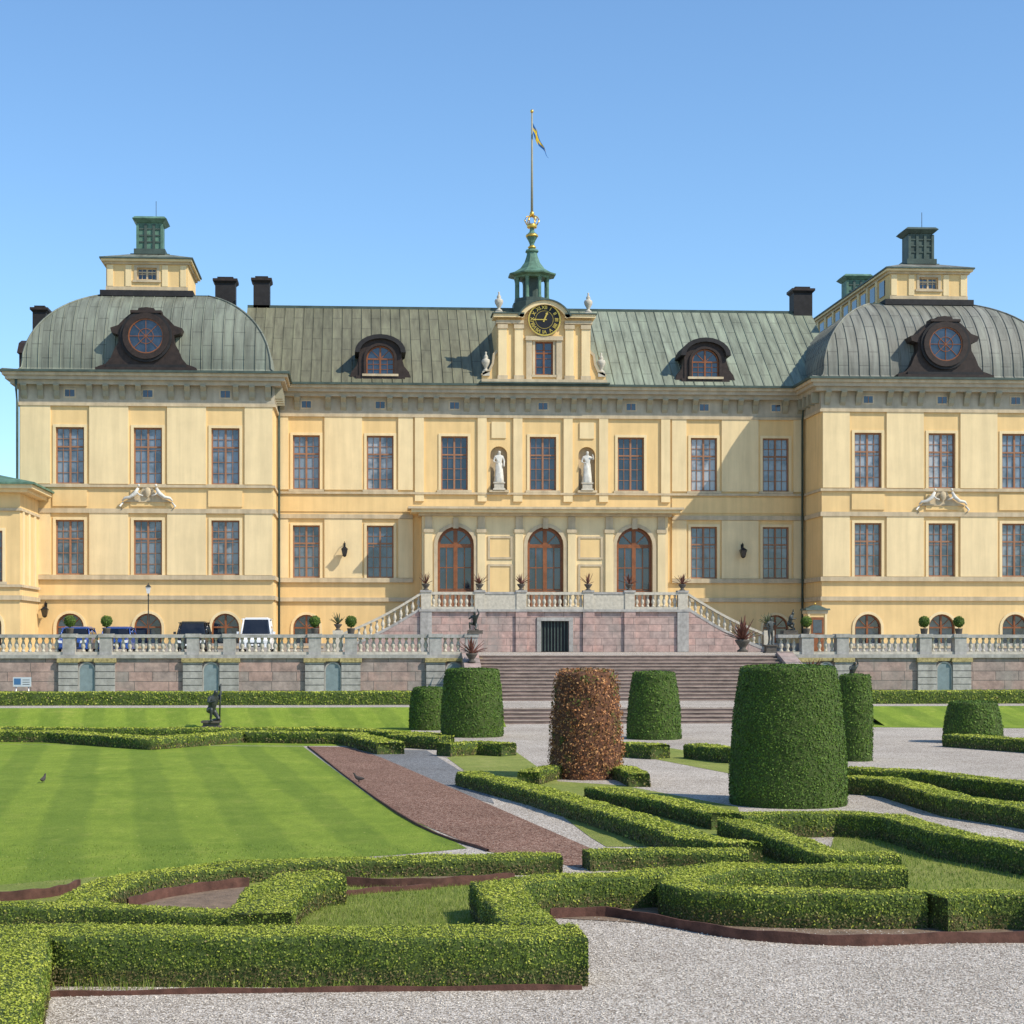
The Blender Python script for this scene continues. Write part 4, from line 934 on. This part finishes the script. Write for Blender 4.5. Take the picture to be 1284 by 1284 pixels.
for s in (-1,1):
    R=MB(); n=16; x0,x1=7.7,12.2
    for i in range(n):
        xa=x0+(x1-x0)*i/n; zt=LZ0-(LZ0-TZ)*(i+1)/(n+1)
        a,b=sorted((s*xa,s*(xa+(x1-x0)/n))); R.box(a,b,FY+.4,FY+3,TZ,zt,'step')
    wl=[(s*7.7,TZ),(s*12.6,TZ),(s*12.6,TZ+.15),(s*10.5,3.2),(s*9,4.05),(s*7.7,LZ0)]
    R.prism(wl[::-s],FY,FY+.4,'block2'); f=part(R,'side_flight',ES)
    B=MB()
    def curve(t):
        x=7.7+(12.5-7.7)*t; z=LZ0*(1-t)+TZ*t -.30*math.sin(math.pi*t)*.6; return x,z
    K=14; up=[];lo=[];cu_=[];cl=[]
    for i in range(K+1):
        x,z=curve(i/K); up.append((s*x,z+1.02)); lo.append((s*x,z+.87)); cu_.append((s*x,z+.17)); cl.append((s*x,z+.0))
    B.band(up,lo,FY-.03,FY+.38,'baluster'); B.band(cu_,cl,FY-.02,FY+.36,'stonegrey')
    xe,ze=curve(1); B.box(s*xe-.3,s*xe+.3,FY-.1,FY+.45,TZ,TZ+1.25,'baluster')
    b2=part(B,'sloping_balustrade',ES)
    for i in range(14):
        x,z=curve((i+.5)/14); addbal(b2,s*x,FY+.17,z+.16)
# ---------------------------------------------------------------- potted plants
def agave(x,y,z,sc_=1,k='agave',n=26,label="red spiky agave plant in a dark urn on stone pier",pot=1.0,grp='potted agaves on the terrace'):
    A=empty('potted_agave',(x,y,z),label,'potted plant',grp)
    m=MB(); m.lathe([(a*pot,b*pot) for a,b in [(0,0),(.16,0),(.18,.03),(.09,.09),(.12,.16),(.22,.3),(.24,.36),(.2,.37),(.18,.33),(0,.33)]],x,y,z,'pot',12); p=part(m,'pot',A)
    m=MB(); zb=z+.33*pot
    for i in range(n):
        a=random.uniform(0,6.283); el=random.uniform(.35,1.5); L=random.uniform(.55,.85)*sc_; wd=.04*sc_
        ca,sa=math.cos(a),math.sin(a); pts=[]
        for t in (0,.35,.7,1):
            r=L*t*math.cos(el); h=L*t*math.sin(el)-.12*t*t*L*math.cos(el); pts.append((x+ca*r,y+sa*r,zb+h))
        ws=[.6,1,.7,.05]; v=[]
        for (px,py,pz),w_ in zip(pts,ws): v+=[(px-sa*wd*w_,py+ca*wd*w_,pz+.01),(px,py,pz-.015),(px+sa*wd*w_,py-ca*wd*w_,pz+.01)]
        f=[]
        for q in range(3): f+=[(q*3,q*3+1,q*3+4,q*3+3),(q*3+1,q*3+2,q*3+5,q*3+4)]
        m.add(v,f,k)
    part(m,'leaves',A)
for x in (-7.45,-4.35,-1.95,1.95,4.35,7.45): agave(x,FY+.17,LZ0+1.12,.95,n=20)
agave(-12.5,FY+.17,TZ+1.25,1.0,'agaveg'); agave(12.5,FY+.17,TZ+1.25,1.0,'agaveg')
agave(XatY(945,75),77.2,TZ+.15,1.5,'agave',38,pot=1.5,label="large reddish spiky agave in a stone urn at the stair head"); agave(SX0-.4,74.5,2.1,1.1,'agave',30,pot=1.1)
agave(XatY(1012,72),71.2,1.25,1.1,'agave',26)
def ballplant(x,y,z):
    A=empty('potted_box_ball',(x,y,z),"small clipped box ball in pot on balustrade pier",'potted plant','box balls on the balustrade')
    m=MB(); m.lathe([(0,0),(.13,0),(.15,.04),(.17,.2),(.19,.24),(.16,.25),(0,.22)],x,y,z,'pot',10); m.tube([(x,y,z+.2),(x,y,z+.45)],.025,'soil',5); part(m,'pot',A)
    V=[];Fq=[];pr=[(.02,-.24),(.15,-.2),(.23,-.08),(.245,.03),(.2,.15),(.11,.22),(.01,.245)];n=12
    for i in range(n):
        a=2*math.pi*i/n
        for r,zz in pr: V.append((r*math.cos(a),r*math.sin(a),zz))
    for i in range(n):
        for q in range(len(pr)-1): Fq.append((i*7+q,((i+1)%n)*7+q,((i+1)%n)*7+q+1,i*7+q+1))
    me=leafy('crown',V,Fq,.06,1.4,'leafcore','yew','leafside',.03); me.transform(Matrix.Translation((x,y,z+.55))); link('crown',me,A)
for x in P1+P2:
    if min(abs(x+24),abs(x+22.4),abs(x+13.25),abs(x+11.65),abs(x-8.85),abs(x-14.25),abs(x-15.85))<.2: ballplant(x,76.3,3.36)
# ---------------------------------------------------------------- bronze statues
def crouch(): return dict(pel=(0,0,.42),wst=(.02,-.05,.58),chs=(.05,-.12,.82),nck=(.07,-.16,.96),hd=(.09,-.21,1.07),top=(.09,-.2,1.17),
    ls=(-.13,-.12,.87),le=(-.25,-.3,.72),lh=(-.1,-.45,.75),lf=(-.05,-.5,.79),rs=(.23,-.12,.87),re=(.34,-.1,1.05),rh=(.26,-.15,1.25),rf=(.24,-.16,1.33),
    lp=(-.11,0,.4),lk=(-.16,-.38,.5),la=(-.16,-.3,.08),lt=(-.16,-.46,.04),rp=(.1,.0,.38),rk=(.18,-.3,.1),ra=(.14,.1,.07),rt=(.14,.2,.05))
def bronze(x,y,z,sc_,J,label,ped=.3,rot=0,extra=None):
    S=empty('bronze_statue',(x,y,z),label,'statue','bronze garden statues')
    me=skinmesh('figure',J,EJ,RJ,'bronze'); o=link('figure',me,S,(x,y,z+ped)); o.scale=(sc_,)*3; o.rotation_euler=(0,0,rot)
    p=MB(); p.frus(x,y,z,z+.08,.34,.34,.32,.32,'pot'); p.frus(x,y,z+.08,z+ped,.27,.27,.27,.27,'pot'); p.frus(x,y,z+ped-.03,z+ped+.04,.33,.33,.33,.33,'pot'); part(p,'pedestal',S)
    if extra:
        e=MB(); e.tube([(x+a*sc_,y+b*sc_,z+ped+c*sc_) for a,b,c in extra],.03,'bronze',6); part(e,'staff',S)
x,y=G(265,913); bronze(x,y,0,.95,crouch(),"dark bronze kneeling figure raising an arm on low plinth",.22,.5,[(.3,0,0),(.32,-.05,.7),(.36,-.1,1.4)])
bronze(XatY(597,75.6),76.3,3.36,.75,crouch(),"dark bronze crouching figure on balustrade end pier",.12,-.6)
bronze(XatY(993,76),76.5,3.36,.75,crouch(),"dark bronze crouching figure on balustrade end pier",.12,.9)
bronze(XatY(966,90),90,TZ,.85,standing(1),"dark bronze standing figure on plinth on the terrace",.4,.3)
bronze(XatY(1066,70),69.8,.56,.75,crouch(),"dark bronze figure on plinth below the terrace",.75,.2)
# ---------------------------------------------------------------- lamps
x,y=XatY(186,95),95
L=empty('street_lamp',(x,y,TZ),"tall dark iron lamp post with glass lantern on the terrace",'street lamp')
m=MB(); m.lathe([(0,0),(.12,0),(.12,.15),(.07,.25),(.06,.6),(.035,.8),(.03,3.1),(.05,3.15),(.02,3.25)],x,y,TZ,'bronze',10); part(m,'post',L)
m=MB(); m.frus(x,y,TZ+3.25,TZ+3.6,.07,.07,.13,.13,'lens'); part(m,'lamp_glass',L)
m=MB(); m.frus(x,y,TZ+3.6,TZ+3.75,.16,.16,.03,.03,'bronze'); m.lathe([(0,0),(.03,.03),(0,.1)],x,y,TZ+3.75,'bronze',6); part(m,'lamp_cap',L)
for px,yy in ((432,104.5),(932,104.5),(56,100.5)):
    x=XatY(px,yy); z=CZ+(PPY-(692 if px>100 else 768))/F*(yy); L=empty('wall_lantern',(x,yy,z),"black iron wall lantern hanging from bracket on palace wall",'wall lantern','wall lanterns')
    m=MB(); m.tube([(x,yy+.5,z+.35),(x,yy+.2,z+.62),(x,yy,z+.5),(x,yy,z+.3)],.025,'black',6); m.box(x-.06,x+.06,yy+.38,yy+.5,z+.15,z+.55,'black'); part(m,'bracket',L)
    m=MB(); m.frus(x,yy,z-.25,z+.15,.1,.1,.18,.18,'glassc'); part(m,'lamp_glass',L)
    m=MB(); m.frus(x,yy,z+.15,z+.32,.22,.22,.05,.05,'black'); m.frus(x,yy,z-.32,z-.25,.04,.04,.11,.11,'black')
    for a in (-1,1):
        for b in (-1,1): m.tube([(x+a*.1,yy+b*.1,z-.25),(x+a*.18,yy+b*.18,z+.15)],.015,'black',4)
    part(m,'lamp_frame',L)
# ---------------------------------------------------------------- sentry booth
x,y=XatY(1022,97),97
S=empty('sentry_booth',(x,y,TZ),"small yellow sentry booth with dark pointed roof beside stairs",'booth')
m=MB(); m.box(x-.55,x+.55,y-.5,y+.5,TZ,TZ+2.3,'stucco')
for a in (-.55,.43): m.box(x+a,x+a+.12,y-.54,y-.5,TZ,TZ+2.3,'pale')
m.box(x-.6,x+.6,y-.56,y+.55,TZ+2.2,TZ+2.4,'ledge'); part(m,'wall',S)
m=MB(); m.frus(x,y,TZ+2.4,TZ+2.5,.72,.67,.68,.63,'copperdark'); m.frus(x,y,TZ+2.5,TZ+2.7,.55,.5,.15,.15,'copperdark'); m.lathe([(0,0),(.08,.06),(0,.16)],x,y,TZ+2.7,'gold',8); part(m,'roof',S)
m=MB(); m.box(x-.36,x+.36,y-.53,y-.5,TZ+.05,TZ+2.0,'door'); m.box(x-.25,x+.25,y-.545,y-.53,TZ+1.1,TZ+1.85,'glassd'); part(m,'door',S)
# ---------------------------------------------------------------- cars
def car(px,y,paint,kind,label):
    x=XatY(px,y); C=empty('parked_car' if kind!='van' else 'parked_van',(x,y,TZ),label,'car' if kind!='van' else 'van','vehicles parked on the terrace')
    z=TZ; W_=.88; h=1.45 if kind=='car' else (1.75 if kind=='suv' else 1.95)
    def loft(secs,k,mb):
        v=[];f=[]
        for (yy,wb,wt,za,zb) in secs:
            c=.07; v+=[(x-wb,y+yy,z+za),(x-wb-.02,y+yy,z+(za+zb)/2),(x-wt,y+yy,z+zb-c),(x-wt+c,y+yy,z+zb),(x+wt-c,y+yy,z+zb),(x+wt,y+yy,z+zb-c),(x+wb+.02,y+yy,z+(za+zb)/2),(x+wb,y+yy,z+za)]
        for i in range(len(secs)-1):
            for j in range(8): f.append((i*8+j,i*8+(j+1)%8,(i+1)*8+(j+1)%8,(i+1)*8+j))
        f.append(list(range(8))[::-1]); f.append([ (len(secs)-1)*8+j for j in range(8)]); mb.add(v,f,k,False)
    hd=.85 if kind=='car' else 1.0
    m=MB(); loft([(-2.1,W_*.8,W_*.75,.3,hd*.72),(-1.95,W_*.95,W_*.88,.2,hd*.85),(-1.0,W_,W_*.95,.2,hd+.02),(.2,W_,W_*.96,.2,hd+.04),(1.6,W_,W_*.95,.2,hd+.03),(2.0,W_*.95,W_*.9,.25,hd),(2.1,W_*.85,W_*.8,.32,hd*.9)],paint,m)
    loft([(-.55,W_*.9,W_*.75,h-.12,h-.04),(-.3,W_*.9,W_*.78,h-.12,h),(1.2,W_*.9,W_*.78,h-.12,h),(1.55,W_*.85,W_*.74,h-.14,h-.05)],paint,m)
    for yy,yt in ((-.95,-.5),(.35,.35),(1.8,1.5)):
        for sg in (-1,1): m.tube([(x+sg*W_*.93,y+yy,z+hd),(x+sg*W_*.78,y+yt,z+h-.08)],.045,paint,6)
    part(m,'body',C)
    g=MB(); loft([(-.98,W_*.88,W_*.86,hd-.02,hd+.04),(-.52,W_*.88,W_*.74,hd-.02,h-.09),(1.5,W_*.88,W_*.74,hd-.02,h-.09),(1.85,W_*.86,W_*.84,hd-.02,hd+.04)],'glassc',g); part(g,'window_glass',C)
    for sg in (-1,1):
        m=MB(); m.prism([(x+sg*.48,z+.52),(x+sg*.8,z+.55),(x+sg*.82,z+.7),(x+sg*.5,z+.66)][::sg],y-2.12,y-1.95,'lens'); part(m,'headlight',C)
        m=MB(); m.box(x+sg*.92,x+sg*1.06,y-.75,y-.62,z+hd+.02,z+hd+.16,paint); part(m,'wing_mirror',C)
        for yy in (-1.3,1.35):
            m=MB(); pr=[(0,-.1),(.26,-.1),(.32,-.06),(.32,.06),(.26,.1),(0,.1)]; m.lathe(pr,0,0,0,'tyre',16); m.lathe([(0,-.11),(.19,-.11),(.19,.11),(0,.11)],0,0,0,'hub',10)
            me=m.mesh('wheel'); me.transform(Matrix.Translation((x+sg*.78,y+yy,z+.32))@Matrix.Rotation(math.pi/2,4,'Y')); link('wheel',me,C)
    m=MB(); m.box(x-.42,x+.42,y-2.125,y-2.0,z+.32,z+.55,'black'); part(m,'grille',C)
    m=MB(); m.box(x-.26,x+.26,y-2.14,y-2.12,z+.38,z+.48,'carwhite'); part(m,'number_plate',C)
car(97,97,'carblue','car',"blue parked car behind the terrace balustrade")
car(148,97,'carblue','car',"blue parked car behind the terrace balustrade")
car(243,97,'carblack','suv',"black parked estate car behind the terrace balustrade")
car(322,96,'carwhite','van',"white parked van behind the terrace balustrade")
# ---------------------------------------------------------------- sign
x,y=XatY(28,70),70
S=empty('information_sign',(x,y,.55),"small white and blue information sign on two posts",'sign')
m=MB(); m.tube([(x-.25,y,.55),(x-.25,y,1.2)],.025,'hub',6); m.tube([(x+.25,y,.55),(x+.25,y,1.2)],.025,'hub',6); part(m,'post',S)
m=MB(); m.box(x-.36,x+.36,y-.05,y-.02,1.2,1.58,'signw'); m.box(x-.32,x-.05,y-.055,y-.049,1.28,1.53,'signb')
for i in range(3): m.box(x+.02,x+.30,y-.055,y-.049,1.28+i*.09,1.30+i*.09,'chim')
part(m,'sign_panel',S)
# ---------------------------------------------------------------- birds
for px,py,r,lb in ((54,982,1.3,"small dark bird standing on the mown lawn"),(450,981,2.9,"dark bird resting at the edge of the red gravel path")):
    x,y=G(px,py)
    J=dict(b=(0,0,.13),t=(-.1,0,.12),tt=(-.19,0,.13),c=(.09,0,.16),n=(.13,0,.23),h=(.15,0,.28),k=(.2,0,.275),l1=(0,.03,.07),l2=(0,.03,.01),r1=(0,-.03,.07),r2=(0,-.03,.01))
    me=skinmesh('bird',J,[('b','t'),('t','tt'),('b','c'),('c','n'),('n','h'),('h','k'),('b','l1'),('l1','l2'),('b','r1'),('r1','r2')],dict(b=.07,t=.05,tt=.015,c=.055,n=.03,h=.032,k=.008,l1=.015,l2=.008,r1=.015,r2=.008),'feather')
    o=link('bird',me,None,(x,y,0)); o.rotation_euler=(0,0,r); o.scale=(.68,.68,.68); meta(o,lb,'bird','birds on the lawn')
